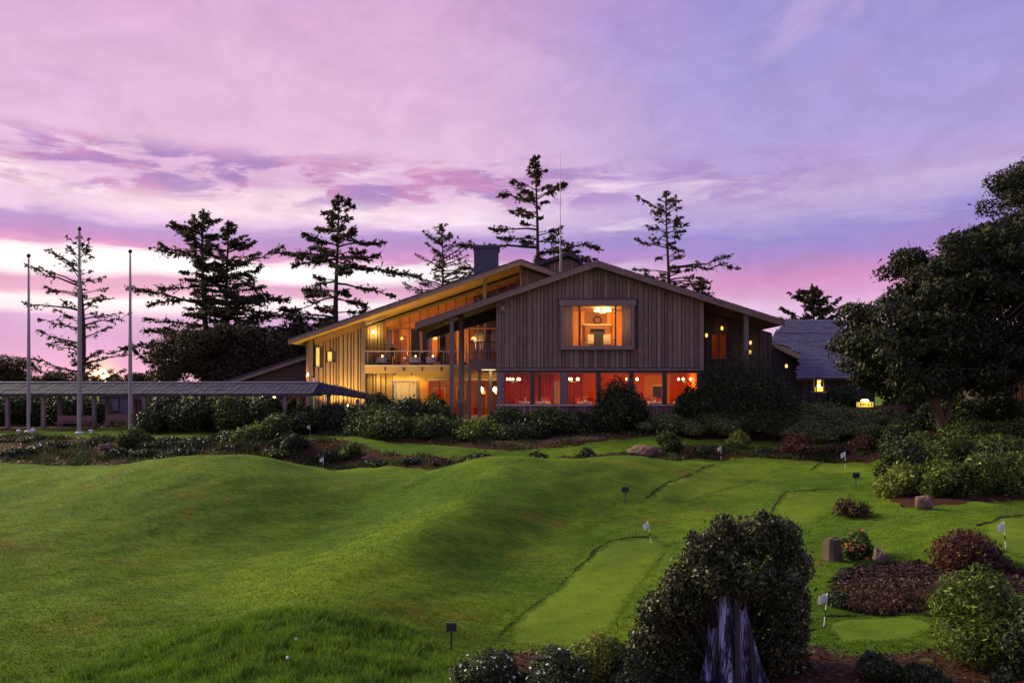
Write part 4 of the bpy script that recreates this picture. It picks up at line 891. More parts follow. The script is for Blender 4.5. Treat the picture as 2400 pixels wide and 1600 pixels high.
# garden up-lights that wash the yellow siding, and soffit spots over the balcony
def spot_fixture(loc, aim, watts, col, label, name='garden_spotlight', cone=95, group='spotlights washing the left wing'):
    s = empty(name, loc, label, 'spotlight', group)
    MB().lathe([(.03, -.2), (.03, -.05), (.09, 0), (.1, .12), (.085, .12)], 8).build('housing', M['black'], s)
    l = bpy.data.lights.new('lamp', 'SPOT'); l.energy = watts; l.color = col; l.spot_size = R(cone); l.spot_blend = .6; l.shadow_soft_size = .08
    o = bpy.data.objects.new('lamp', l); COL.objects.link(o); o.parent = s; d = Vector(aim) - Vector(loc)
    o.rotation_euler = d.to_track_quat('-Z', 'Y').to_euler(); o.location = d.normalized() * .2; return s
spot_fixture((X(775, 60.6), 60.6, H(X(775, 60.6), 60.6) + .25), (X(775, 62.5), 62.5, 8.0), 900, (1.0, .62, .14), 'garden spotlight hidden behind the walkway roof, left')
spot_fixture((X(830, 60.6), 60.6, H(X(830, 60.6), 60.6) + .25), (X(825, 62.5), 62.5, 8.2), 900, (1.0, .60, .14), 'garden spotlight hidden behind the walkway roof, right')
spot_fixture((X(890, 61.0), 61.0, 4.3), (X(905, 62.4), 62.4, 7.6), 420, (1.0, .66, .16), 'garden spotlight in the shrubs below the balcony, left')
spot_fixture((X(990, 61.0), 61.0, 4.3), (X(985, 62.4), 62.4, 7.6), 420, (1.0, .66, .16), 'garden spotlight in the shrubs below the balcony, right')
for px_, lbl in ((935, 'up-light on the balcony floor, left'), (1010, 'up-light on the balcony floor, middle'), (1090, 'up-light on the balcony floor, right')):
    spot_fixture((X(px_, 64.5), 64.5, zd + .22), (X(px_, 63), 63, zd + 5), 330, (1.0, .58, .14), lbl, cone=140)
for px_, lbl in ((882, 'spotlight under the balcony joists, left'), (925, 'spotlight under the balcony joists, middle'), (965, 'spotlight under the balcony joists, right')):
    spot_fixture((X(px_, 62.8), 62.8, zd - .62), (X(px_, 64), 64, 5.0), 95, (1.0, .62, .16), lbl, cone=130)
# shed roof at the far left of the wing
DH = 66.0
shp = [(X(522, DH), Z(893, DH)), (X(726, DH), Z(826, DH)), (X(726, DH), Z(833, DH)), (X(522, DH), Z(900, DH))]
sh = MB().prism(shp, DH, DH + 8).build('shed_roof', M['shingle'], club)
MB().prism([(x, z - .01) for x, z in ((X(522, DH), Z(899, DH)), (X(726, DH), Z(832, DH)), (X(726, DH), Z(839, DH)), (X(522, DH), Z(906, DH)))], DH - .06, DH - .002).build('fascia_board', M['trim'], sh)
MB().prism([(X(590, DH), 2.9), (X(726, DH), 2.9), (X(726, DH), Z(836, DH)), (X(590, DH), Z(880, DH))], DH + .6, DH + .8).build('shed_wall', M['trimdark'], club)
# chimney and rear gable
ch = MB().box(X(1112, 71), X(1168, 71), 70, 72.4, 9, Z(586, 71)).build('chimney', M['chimney'], club)
MB().box(X(1109, 71), X(1171, 71), 69.85, 72.55, Z(586, 71) + .002, Z(579, 71)).build('chimney_cap', M['chimney'], ch)
for p in (1128, 1152): MB().lathe([(.22, 0), (.22, .12), (.26, .15)], 10, (X(p, 71), 71.2, Z(579, 71) + .003)).build('flue', M['black'], ch)
DQ = 74.0
qa, qz = X(1331, DQ), Z(590, DQ); ql, qlz = X(1236, DQ), Z(622, DQ); qr, qrz = X(1374, DQ), Z(636, DQ); qm, qmz = X(1357, DQ), Z(598, DQ)
rg = MB().prism([(ql, qlz), (qa, qz), (qm, qmz), (qr, qrz), (qr, qrz - .35), (qm - .05, qmz - .4), (qa, qz - .35), (ql, qlz - .35)], DQ, DQ + 9).build('rear_roof', M['shingle'], club)
rwl = MB().prism([(ql + .4, 10), (qr - .4, 10), (qr - .4, qrz - .5), (qm - .2, qmz - .5), (qa, qz - .4), (ql + .4, qlz - .4)], DQ + .8, DQ + 1).build('rear_gable_wall', M['trimdark'], club)
boards(rwl, X(1290, DQ), X(1360, DQ), 10.2, lambda t: (qz - .5 + (qlz - qz) * (qa - t) / (qa - ql)) if t < qa else qz - .5 - (t - qa) * .42, DQ + .76, M['siding'], .3, 31)
an = empty('antenna_mast', (X(1313, 66), 66, Z(640, 66)), 'thin tall antenna mast rising above the clubhouse roof', 'antenna')
MB().tube([(0, 0, -1), (0, 0, Z(520, 66) - Z(640, 66)), (0, 0, Z(350, 66) - Z(640, 66))], [.05, .035, .018], 6).build('mast', M['pole'], an)
MB().tube([(.12, 0, -.5), (.12, 0, 1.9)], .03, 6).build('stub_pipe', M['pole'], an)
# ---- side porch / balcony left of the main gable
for (p, D_, w) in ((1059, 54.6, .13), (1079, 58.0, .11), (1085, 60.0, .10)):
    MB().box(X(p, D_) - w, X(p, D_) + w, D_ - w, D_ + w, 3.2, zmain(X(p, D_)) - th - .04).build('porch_post', M['post'], club)
for (p, D_, w) in ((1101, 57.0, .10), (1124, 59.5, .12), (1150, 58.4, .10)):
    MB().box(X(p, D_) - w, X(p, D_) + w, D_ - w, D_ + w, 3.2, Z(864, 57)).build('porch_post', M['post'], club)
px0, px1 = X(1098, 57), X(1164, 57)
sb = MB().box(px0, px1, 57, 60.2, Z(864, 57), Z(845, 57)).build('side_balcony', M['trimdark'], club)
MB().box(px0, px1, 56.92, 56.998, Z(866, 57), Z(842, 57)).build('balcony_fascia', M['trim'], sb)
MB().box(px0, px1, 56.95, 57.05, Z(803, 57), Z(800, 57)).build('top_rail', M['trimdark'], sb)
for i in range(int((px1 - px0) / .17)): MB().box(px0 + .03 + i * .17, px0 + .13 + i * .17, 56.97, 57.03, Z(842, 57) + .002, Z(803, 57) - .002).build('picket', M['siding'], sb)
MB().box(px0, px0 + .1, 56.96, 57.06, Z(842, 57), Z(770, 57)).build('balcony_post', M['post'], sb)
MB().box(px1 - 1.1, px1 - .1, 57.5, 58.1, Z(864, 57) - .05, Z(864, 57) - .002).build('soffit_light', M['bulbwhite'], sb)
pk = MB().box(X(1055, 54.4), wx0 + .05, 54.2, 63.5, 2.6, Z(984, 54.4)).build('porch_deck', M['trim'], club)
MB().box(X(1068, 57), X(1100, 57), 56.9, 57.0, Z(944, 57), Z(941, 57)).build('porch_rail', M['trim'], pk)
for i in range(8): MB().box(X(1070 + 4 * i, 57), X(1071.5 + 4 * i, 57), 56.93, 56.97, Z(984, 57), Z(944, 57)).build('picket', M['trimdark'], pk)
MB().box(wx0 - .001, wx0 + .12, DG + .3, 66, 3, Z(840, DG)).build('side_wall', M['siding'], club)
# ---- porch at the right end of the gable
MB().box(X(1747, DG) - .14, X(1747, DG) + .14, DG - .3, DG, 3.2, zmain(X(1747, DG)) - th - .04).build('porch_post', M['post'], club)
DPB = 58.5
pw = MB().prism([(wx1 - .1, 3.2), (X(1810, DPB), 3.2), (X(1810, DPB), zmain(X(1810, DPB)) - th - .1), (wx1 - .1, zmain(wx1) - th - .1)], DPB + .04, DPB + .2).build('porch_wall', M['trimdark'], club)
boards(pw, wx1 + .1, X(1808, DPB), 3.2, lambda t: zmain(t) - th - .12, DPB, M['trimdark'], .35, 41, .03, holes=[(X(1668, DPB), X(1702, DPB), Z(842, DPB), Z(782, DPB))])
pwf = MB().box(X(1668, DPB), X(1702, DPB), DPB - .05, DPB + .03, Z(842, DPB), Z(840, DPB)).box(X(1668, DPB), X(1702, DPB), DPB - .05, DPB + .03, Z(784, DPB), Z(782, DPB)).box(X(1684, DPB), X(1686, DPB), DPB - .05, DPB + .03, Z(839.9, DPB), Z(784.1, DPB)).build('window', M['trimdark'], club)
MB().box(X(1668, DPB), X(1702, DPB), DPB - .01, DPB, Z(840, DPB), Z(784, DPB)).build('pane', M['glass'], pwf)
MB().box(X(1668, DPB), X(1702, DPB), DPB + .012, DPB + .035, Z(840, DPB), Z(784, DPB)).build('blind', M['redwall'], pwf)
sconce('wall_lamp', (X(1652, DPB), DPB - .5, Z(787, DPB)), 'tiny wall lamp just right of the gable corner', 1.2, (1.0, .4, .1))
sconce('wall_lamp', (X(1756, DPB), DPB - .3, Z(804, DPB)), 'upper amber lamp behind the right porch post', 1.0, (1.0, .4, .1))
sconce('wall_lamp', (X(1755, DPB), DPB - .3, Z(826, DPB)), 'lower amber lamp behind the right porch post', 1.0, (1.0, .4, .1))
sconce('wall_lamp', (X(1690, DPB), DPB - .25, Z(770, DPB)), 'dim lamp above the reddish porch window', 1.6, (1.0, .3, .08))

# ------------------------------------------------------------------ annex with the shingle roof
DA0, DA1 = 57.0, 65.0
anx = empty('annex_building', (X(1920, 60), 60, 4), 'low dark annex with a broad slate-grey shingle roof', 'building', worldparts=True)
za0, za1 = Z(886, DA0), Z(748, DA1); sl_ = (za1 - za0) / (DA1 - DA0)
def onroof(px, py):
    # intersect the sight line with the roof plane z = za0 + sl_*(D-DA0)
    k = -(py - HOR) / F; D = (EYE - za0 + sl_ * DA0) / (sl_ - k); return Vector((X(px, D), D, EYE + k * D))
rp = [(1845, 748), (1962, 748), (2000, 800), (2050, 886), (1866, 886), (1876, 830), (1804, 796)]
rw = [onroof(*p) for p in rp]
nrm = Vector((0, -sl_, 1)).normalized()
ar = MB().slab([v - nrm * .25 for v in rw], nrm * .22).build('roof', M['shingle'], anx)
# shingle courses
v_ = []; f_ = []; rs = np.random.RandomState(8); pl2 = np.array([(w.x, w.y) for w in rw]); ups = Vector((0, 1, sl_)).normalized()
slen = (DA1 - DA0) * math.sqrt(1 + sl_ * sl_); row = .2; nr = int(slen / row)
for r_ in range(nr):
    base = Vector((0, DA0, za0)) + ups * (r_ * row); x = X(1795, 60) + rs.uniform(0, .2)
    while x < X(2060, 60):
        w = rs.uniform(.16, .42); c = base + Vector((x + w / 2, 0, 0))
        if inside(np.array([[c.x, c.y + .08]]), pl2)[0]:
            h0 = .03 + rs.uniform(0, .025); b0 = len(v_); e = rs.uniform(-.02, .02)
            a0 = base + Vector((x, 0, 0)) + ups * e; a1 = a0 + Vector((w - .012, 0, 0)); t0 = a0 + ups * (row + .03); t1 = a1 + ups * (row + .03)
            v_ += [tuple(a0 - nrm * .03), tuple(a1 - nrm * .03), tuple(a0 + nrm * h0), tuple(a1 + nrm * h0), tuple(t0 + nrm * .004), tuple(t1 + nrm * .004)]
            f_ += [(b0, b0 + 1, b0 + 3, b0 + 2), (b0 + 2, b0 + 3, b0 + 5, b0 + 4)]
        x += w
me = bpy.data.meshes.new('shingles'); me.from_pydata(v_, [], f_); me.materials.append(M['annexshingle']); me.update()
tag(link('shingles', me, anx), kind='stuff')
fa, fb = onroof(1806, 780) + nrm * .05, onroof(1971, 780) + nrm * .05
MB().tube([onroof(1816, 780) + nrm * .06, fb], .035, 5).build('flashing', M['pole'], anx)
ra, rb_ = onroof(1804, 796), onroof(1876, 830)
MB().slab([ra - nrm * .05, rb_ - nrm * .05, rb_ - nrm * .05 - Vector((0, 0, .4)), ra - nrm * .05 - Vector((0, 0, .4))], Vector((0, -.06, 0))).build('fascia_board', M['trim'], anx)
aw = MB().box(X(1800, 61.8), X(2060, 60), 61.8, 62, 3, za0 + sl_ * 4.8 - .28).build('wall', M['trimdark'], anx)
boards(aw, X(1800, 61.8), X(2060, 60), 3.2, za0 + sl_ * 4.8 - .3, 61.76, M['trimdark'], .4, 51, .03)
aw2 = MB().box(X(1880, 57.6), X(2050, 57.6), 57.6, 57.8, 3, za0 - .1).build('wall', M['trimdark'], anx)
boards(aw2, X(1880, 57.6), X(2050, 57.6), 3.2, za0 - .15, 57.55, M['trimdark'], .4, 52, .03)
sconce('wall_lamp', (X(1843, 59.5), 59.5, Z(858, 59.5)), 'amber wall lamp on the annex under the shingle roof edge', 4, (1.0, .45, .1))
# far right dark shed
shd = empty('garden_shed', (X(2400, 48), 48, H(X(2400, 48), 48)), 'dark board shed half hidden at the right border', 'shed', worldparts=True)
ss = MB().box(X(2330, 48), X(2560, 48), 48, 52, 2.9, Z(872, 48)).build('wall', M['trimdark'], shd)
boards(ss, X(2372, 48), X(2560, 48), 3, Z(880, 48), 47.95, M['mantel'], .22, 61, .03)
MB().slab([P(2305, 872, 47), P(2600, 835, 47), Vector((X(2600, 47), 53, Z(820, 47))), Vector((X(2305, 47), 53, Z(840, 47)))], (0, 0, .18)).build('roof', M['shingle'], shd)
MB().slab([P(2325, 862, 46.95), P(2368, 853, 46.95), P(2368, 866, 46.95), P(2335, 872, 46.95)], (0, .04, 0)).build('roof_glint', M['pole'], shd)  # pale plate added to paint a white glint on the roof

# ------------------------------------------------------------------ covered walkway
DK = 53.0
wk = empty('covered_walkway', (X(400, DK), DK, 3.0), 'long covered walkway with a slate-blue tiled roof', 'walkway', worldparts=True)
zrid, zeav = Z(898, DK), Z(923, 51.8)
def wslope(y): return zeav + (zrid - zeav) * (y - 51.8) / (DK - 51.8)
xL, xR = X(-260, DK), X(745, DK)
def walk_slab(x0, x1):
    return MB().slab([(x0, 51.8, zeav - .04), (x0, DK, zrid - .04), (x0, 54.2, zeav - .04), (x0, 54.2, zeav - .16), (x0, DK, zrid - .16), (x0, 51.8, zeav - .16)], (x1 - x0, 0, 0))
wroof = walk_slab(xL, xR).build('roof', M['trimdark'], wk)
rs = np.random.RandomState(12); nt_ = 72; tw_ = (xR - xL) / nt_
sr = (zrid - zeav) / (DK - 51.8)
tile_me = {}
for k in range(3):
    y0 = 51.76 + k * .41; y1 = y0 + .46; skew = .14
    tile_me[k] = MB().slab([(0, y0, wslope(y0) - .02), (tw_ - .035, y0, wslope(y0) - .02), (tw_ - .035 + skew, y1, wslope(y1) - .03), (skew, y1, wslope(y1) - .03)], (0, -.02, .06)).mesh('tile', M['bluetile'])
    for i in range(nt_):
        o = link('tile', tile_me[k], wroof); o.location = (xL + i * tw_ + k * skew - .1, 0, rs.uniform(0, .02))
MB().tube([(xL, DK, zrid + .06), (xR, DK, zrid + .06)], .055, 6).build('ridge_cap', M['pole'], wroof)
# the roof turns toward the clubhouse and steps down
pe = [(xR, 51.7, zeav - .02), (X(800, 54.5), 54.5, Z(927, 54.5)), (X(862, 57), 57, Z(936, 57)), (X(868, 58.3), 58.3, Z(926, 58.3)), (X(800, 55.5), 55.5, Z(908, 55.5)), (xR, DK, zrid)]
curv = MB().slab([pe[0], pe[1], pe[4], pe[5]], (0, 0, .07)).slab([pe[1], pe[2], pe[3], pe[4]], (0, 0, .07)).build('curved_roof', M['bluetile'], wk)
for k in range(14):
    t = k / 13; a = Vector(pe[0]).lerp(Vector(pe[1]), min(1, t * 2)) if t <= .5 else Vector(pe[1]).lerp(Vector(pe[2]), t * 2 - 1)
    b = Vector(pe[5]).lerp(Vector(pe[4]), min(1, t * 2)) if t <= .5 else Vector(pe[4]).lerp(Vector(pe[3]), t * 2 - 1)
    MB().tube([a + Vector((0, 0, .1)), b + Vector((.1, 0, .1))], .05, 5).build('tile', M['bluetile'], curv)
for p, D_ in ((-60, 52.1), (18, 52.1), (102, 52.1), (140, 53.8), (221, 52.1), (252, 53.8), (339, 52.1), (458, 52.1), (560, 52.1), (668, 52.1), (700, 53.8), (770, 54), (838, 56)):
    MB().box(X(p, D_) - .11, X(p, D_) + .11, D_ - .11, D_ + .11, 2.7, wslope(52.1) - .13 if D_ < 55 else Z(936, 56)).build('post', M['post'], wk)
    if p == 668:
        for s in (-1, 1): MB().tube([(X(p, D_), D_, 4.6), (X(p, D_) + s * .7, D_, wslope(52.1) - .16)], .07, 5).build('brace', M['post'], wk)
MB().box(xL, xR, 52.05, 52.2, wslope(52.1) - .30, wslope(52.1) - .14).build('eave_beam_or_shade_fill', M['trimdark'], wk)
ww = MB().box(X(312, 53.4), X(338, 53.4), 53.4, 53.5, 2.8, Z(935, 53.4)).build('end_screen', M['trimdark'], wk)
boards(ww, X(312, 53.4), X(338, 53.4), 2.85, Z(936, 53.4), 53.36, M['bench'], .16, 71)
MB().box(xL, xR + .5, 51.9, 54.1, 2.2, H(X(200, 53), 53) + .06).build('walkway_floor', M['path'], wk)
def wlamp(px_, py_, D_, lbl, w):
    c = empty('pendant_lamp', (X(px_, D_), D_, Z(py_, D_)), lbl, 'lamp', 'walkway lamps')
    MB().tube([(0, 0, .06), (0, 0, .3)], .012, 5).build('cord', M['black'], c); MB().lathe([(.02, -.09), (.09, -.04), (.09, .04), (.02, .1)], 8).build('lamp_glass', M['bulb'], c)
    pointlight('lamp', (0, 0, -.16), w, (1.0, .5, .14), .08, c)
wlamp(643, 929, 52.6, 'small warm lamp under the walkway roof beside the branched post', 22)
wlamp(615, 926, 53.6, 'tiny dim lamp under the walkway roof left of the warm one', 3)
wlamp(816, 950, 57.5, 'small white lamp in the dark shrubs below the left wing', 14)
wlamp(700, 936, 55, 'faint lamp under the walkway roof near the left wing', 6)
# dim service building beyond the walkway
svc = empty('service_building', (X(230, 60), 60, 3), 'pale purple-grey service building glimpsed beneath the walkway roof', 'building', worldparts=True)
sv = MB().box(X(232, 60), X(330, 60), 60, 64, 3, Z(925, 60)).build('wall', wood('purple_grey_wall', (.20, .16, .19), .3), svc)
MB().box(X(228, 60), X(334, 60), 59.6, 64.4, Z(925, 60) + .002, Z(919, 60)).build('roof', M['shingle'], svc)
for a in (236, 262): 
    f = MB().box(X(a, 60), X(a + 18, 60), 59.95, 59.998, Z(965, 60), Z(932, 60)).build('window', M['trimdark'], svc)
    MB().box(X(a + 2, 60), X(a + 16, 60), 59.93, 59.948, Z(963, 60), Z(934, 60)).build('pane', plain('dull_pane', (.25, .23, .28), .15), f)
# benches
def bench(px_, D_, w, lbl):
    b = empty('bench', (X(px_, D_), D_, H(X(px_, D_), D_) + .05), lbl, 'bench', 'benches under the walkway')
    for k in range(3): MB().box(-w / 2, w / 2, -.22 + k * .15, -.09 + k * .15, .42, .46).build('seat_slat', M['bench'], b)
    for k in range(3): MB().box(-w / 2, w / 2, .24 + .02 * k, .28 + .02 * k, .52 + k * .13, .63 + k * .13).build('back_slat', M['bench'], b)
    for s in (-.38, .38):
        MB().box(s * w - .04, s * w + .04, -.2, -.12, 0, .418).build('leg', M['bench'], b); MB().box(s * w - .04, s * w + .04, .285, .36, 0, .9).build('leg', M['bench'], b)
    return b
bench(171, 51.3, 2.25, 'long red-brown bench behind the middle flagpole'); bench(276, 51.3, 1.75, 'red-brown bench left of the right flagpole')
# flagpoles
def flagpole(px_, top, D_, lbl, r0):
    x = X(px_, D_); z0 = H(x, D_); h = Z(top, D_) - z0
    f = empty('flagpole', (x, D_, z0), lbl, 'flagpole', 'bare flagpoles before the walkway')
    MB().lathe([(r0, -.3), (r0 * .95, h * .4), (r0 * .45, h - .12)], 10).build('pole', M['pole'], f)
    MB().lathe([(.02, h - .12), (.1, h - .05), (.13, h + .02), (.1, h + .1), (.02, h + .15)], 10).build('finial_ball', M['black'], f)
    MB().lathe([(.26, 0), (.24, .08), (.14, .12)], 10).build('base_collar', M['white'], f)
    MB().tube([(r0 + .03, 0, 1.1), (r0 * .6 + .04, 0, h - .3)], .008, 4).build('halyard', M['white'], f)
    MB().box(r0 - .02, r0 + .05, -.02, .02, 1.05, 1.2).build('cleat', M['black'], f)
flagpole(67, 600, 49.6, 'leftmost bare flagpole before the walkway', .10)
flagpole(186, 537, 49.3, 'tallest middle flagpole standing in front of the sparse tree', .13)
flagpole(305, 590, 49.4, 'right bare flagpole above the rounded green shrub', .11)
for px_, lbl in ((78, 'white ground light right of the left flagpole'), (213, 'white ground light right of the middle flagpole'), (303, 'white ground light at the foot of the right flagpole'), (44, 'white ground light left of the left flagpole')):
    D_ = 49.0; c = empty('ground_light', (X(px_, D_), D_, H(X(px_, D_), D_)), lbl, 'ground light', 'flagpole ground lights')
    MB().lathe([(.09, 0), (.09, .1), (.14, .14), (.14, .2), (.05, .24)], 8).build('housing', M['white'], c); MB().lathe([(.12, .201), (.1, .21)], 8).build('lens', M['bulbwhite' if px_ == 213 else 'pole'], c)
# golf flags, signs, balls
def golfflag(px_, py_, hpx, lbl, lean=0.0, side=-1, D_=None, group='putting green flags'):
    p = hit(px_, py_) if D_ is None else Vector((X(px_, D_), D_, H(X(px_, D_), D_)))
    h = hpx / F * p.y; f = empty('golf_flag', p, lbl, 'golf flag', group)
    MB().tube([(0, 0, -.05), (0, 0, h)], .013, 6).build('flagstick', M['white'], f)
    MB().tube([(0, 0, h * .30), (0, 0, h * .5)], .0145, 6).build('stick_band', M['black'], f)
    n = 7; v = []; w = h * .27; t = h * .26
    for i in range(n):
        u = i / (n - 1); yy = .035 * math.sin(u * 6); v += [(side * u * w, yy, h - .02 - .10 * h * u), (side * u * w * .9, yy + .01, h - .02 - t - .16 * h * u * .5)]
    fc = [(2 * i, 2 * i + 1, 2 * i + 3, 2 * i + 2) for i in range(n - 1)]
    m_ = bpy.data.meshes.new('flag'); m_.from_pydata(v, [], fc); m_.materials.append(M['white']); m_.update()
    fo = link('flag', m_, f); fo.modifiers.new('thick', 'SOLIDIFY').thickness = .006
    MB().lathe([(.055, 0), (.055, .012)], 10).build('hole_rim', M['black'], f)
    f.rotation_euler = (0, lean, 0); return f
golfflag(1527, 1274, 54, 'leaning white flag on the largest putting green', R(-9), -1)
golfflag(1931, 1468, 80, 'white flag beside the ivy-topped stump, nearest the camera', R(6), -1)
golfflag(2357, 1285, 64, 'white flag at the right border behind the bronze shrub', R(-4), -1)
golfflag(1690, 1079, 34, 'white flag before the mulch bank below the round yellow-green shrub', 0, -1)
golfflag(1981, 1100, 42, 'white flag on the farthest green at the right', 0, -1)
golfflag(758, 1097, 33, 'white flag at the foot of the bank left of centre', 0, -1, 42.0)
golfflag(727, 1021, 28, 'white flag on the upper lawn below the left wing', 0, -1, 50.0)
def sign(px_, py_, hpx, lbl, wpx):
    p = hit(px_, py_); s = p.y / F; h = hpx * s; f = empty('tee_sign', p, lbl, 'sign', 'small dark tee signs on the lawn'); w = wpx * s / 2
    MB().tube([(0, 0, -.05), (0, 0, h * .72)], .02, 6).build('stake', M['black'], f)
    MB().box(-w, w, -.025, .025, h * .68, h).build('board', M['trimdark'], f)
    MB().box(-w * .8, -w * .1, -.032, -.026, h * .74, h * .94).build('plate', M['black'], f); MB().box(w * .1, w * .8, -.032, -.026, h * .74, h * .94).build('plate', M['black'], f)
sign(1465, 1182, 42, 'small dark sign in the middle of the lawn', 18); sign(2006, 1147, 40, 'small dark sign on the lawn at the right', 17); sign(1058, 1522, 64, 'small dark sign beside the rough mound in front', 24)
for px_, py_, lbl in ((696, 1506, 'white golf ball in the rough grass, upper one'), (676, 1550, 'white golf ball in the rough grass, lower one')):
    p = hit(px_, py_); o = MB().lathe([(.0, -.03), (.02, -.022), (.03, 0), (.02, .022), (.0, .03)], 10).build('golf_ball', M['white'], None, True); o.location = p + Vector((0, -.05, .09)); tag(o, lbl, 'golf ball')
# lantern, lit box and rail by the annex
lp = Vector((X(1919, 54.5), 54.5, H(X(1919, 54.5), 54.5))); lz0 = Z(917, 54.5) - lp.z
ln = empty('post_lantern', lp, 'glowing timber post lantern below the shingle roof', 'lantern')
MB().box(-.12, .12, -.12, .12, -.2, lz0 - .08).build('post', M['trimdark'], ln); MB().box(-.42, .42, -.42, .42, lz0 - .078, lz0).build('shelf', M['beam'], ln)
for sx in (-1, 1):
    for sy in (-1, 1): MB().box(sx * .24 - .03, sx * .24 + .03, sy * .24 - .03, sy * .24 + .03, lz0 + .002, lz0 + .85).build('frame_post', M['trimdark'], ln)
MB().box(-.2, .2, -.2, .2, lz0 + .003, lz0 + .3).build('lamp_glass', M['signyellow'], ln)
MB().lathe([(.09, lz0 + .302), (.13, lz0 + .4), (.05, lz0 + .5)], 8).build('bulb', M['bulb'], ln); MB().lathe([(.08, lz0 + .52), (.11, lz0 + .6), (.16, lz0 + .72), (.16, lz0 + .78)], 8).build('bulb', M['amberglass'], ln)
MB().lathe([(.42, lz0 + .852), (.1, lz0 + 1.05), (.02, lz0 + 1.1)], 4).build('cap', M['trimdark'], ln)
pointlight('lamp', (0, -.35, lz0 + .35), 14, (1, .6, .15), .1, ln)
sp = Vector((X(2027, 52), 52, H(X(2027, 52), 52))); s_ = 52 / F
sg = empty('lit_box', sp, 'yellow lit box with dark markings at the end of a timber rail', 'lantern'); z0 = Z(953, 52) - sp.z; z1 = Z(926, 52) - sp.z
MB().box(-18 * s_, 18 * s_, -.2, .2, z0 - 16 * s_, z0 - .002).build('base', M['trimdark'], sg); MB().box(-17 * s_, 17 * s_, -.18, .18, z0, z0 + 11 * s_).build('lit_panel', M['signyellow'], sg)
rs = np.random.RandomState(4)
for k in range(5):
    x = (-13 + 6.5 * k) * s_
    MB().box(x - .035, x + .02, -.19, -.181, z0 + .06, z0 + .25).build('dark_mark', M['black'], sg)
    if k < 4: MB().box(x + .05, x + .12, -.19, -.181, z0 + rs.uniform(.06, .13), z0 + rs.uniform(.16, .25)).build('dark_mark', M['black'], sg)
MB().box(-19 * s_, 19 * s_, -.22, .22, z0 + 11 * s_ + .002, z0 + 13 * s_).build('frame_top', M['trimdark'], sg); MB().lathe([(.28, z0 + 13 * s_ + .003), (.22, z0 + 17 * s_), (.05, z0 + 18 * s_)], 4).build('lamp_glass', M['bulb'], sg)
pointlight('lamp', (0, -.4, z0 + .3), 8, (1, .75, .2), .1, sg)
ra_ = empty('timber_rail', (X(2080, 52), 52, H(X(2080, 52), 52)), 'horizontal reddish timber rail right of the yellow lit box', 'rail', worldparts=True)
MB().box(X(2040, 52), X(2123, 52), 51.9, 52.1, Z(961, 52), Z(950, 52)).build('rail', M['bench'], ra_)
for p in (2050, 2115): MB().box(X(p, 52) - .08, X(p, 52) + .08, 52.101, 52.22, 3, Z(952, 52)).build('post', M['trimdark'], ra_)
def glowlamp(px_, py_, D_, lbl, w, rad):
    z = H(X(px_, D_), D_); c = empty('path_light', (X(px_, D_), D_, z), lbl, 'path light', 'path lights behind the big tree'); h = Z(py_, D_) - z
    MB().tube([(0, 0, -.1), (0, 0, h - .1)], .03, 6).build('stake', M['black'], c); MB().lathe([(rad * .6, h - .1), (rad, h), (rad * .7, h + .12), (.02, h + .16)], 8).build('lamp_glass', M['bulb'], c)
    MB().lathe([(rad * 1.5, h + .162), (.02, h + .24)], 8).build('cap', M['black'], c); pointlight('lamp', (0, -.25, h), w, (1, .5, .12), .08, c)
glowlamp(2230, 1004, 41.5, 'warm path light at the foot of the big tree', 25, .09); glowlamp(2229, 933, 46, 'pale path light higher up behind the big tree', 6, .06)

# ------------------------------------------------------------------ people on the balcony
def person(loc, label, joints, edges, radii, mats, rz=0.0, hair=True):
    p = empty('person', loc, label, 'person', 'people on the balcony', rz=rz)
    me = bpy.data.meshes.new('body'); me.from_pydata(joints, edges, []); me.update(); me.materials.append(mats[0])
    o = link('body', me, p); o.modifiers.new('skin', 'SKIN'); sk = me.skin_vertices[0].data
    for i, r_ in enumerate(radii): sk[i].radius = (r_, r_ * .85)
    sk[0].use_root = True; o.modifiers.new('sub', 'SUBSURF').levels = 1; o.modifiers['sub'].render_levels = 2
    hx, hy, hz = joints[3]
    MB().lathe([(.0, -.12), (.05, -.115), (.075, -.06), (.088, 0), (.08, .07), (.045, .115), (0, .125)], 12, (hx, hy - .01, hz + .04)).build('head', M['skin'], p, True)
    MB().lathe([(.095, .03), (.1, .07), (.088, .12), (.05, .155), (0, .165)], 12, (hx, hy + .012, hz + .03)).build('hair', M['hair'], p, True)
    MB().lathe([(.0, -.02), (.014, -.015), (.002, .03)], 6, (hx, hy - .1, hz + .04)).build('nose', M['skin'], p)
    for s, k in ((-1, 7), (1, 10)):
        a = Vector(joints[k]); mbh = MB().lathe([(.0, -.05), (.03, -.03), (.036, .0), (.02, .03)], 8, tuple(a))
        for q in range(5): mbh.tube([a + Vector((-.03 + .015 * q, -.01, -.03)), a + Vector((-.033 + .016 * q, -.03, -.075 - .008 * (2 - abs(q - 2)))), a + Vector((-.03 + .015 * q, -.05, -.1))], [.009, .008, .006], 5)
        mbh.build('hand', M['skin'], p)
    if len(mats) > 1:
        MB().lathe([(.20, .92), (.185, 1.05), (.205, 1.3), (.17, 1.45), (.07, 1.5)], 12).build('jacket', mats[1], p, True)
    return p
ST = [(0, 0, .98), (0, 0, 1.2), (0, 0, 1.46), (0, -.01, 1.58), (-.2, 0, 1.42), (-.27, -.02, 1.14), (-.24, -.18, .96), (-.22, -.24, .92), (.2, 0, 1.42), (.27, -.06, 1.16), (.2, -.28, 1.08), (.1, 0, .95), (.11, -.02, .5), (.11, .03, .08), (.11, -.1, .04), (-.1, 0, .95), (-.11, -.02, .5), (-.11, .03, .08), (-.11, -.1, .04)]
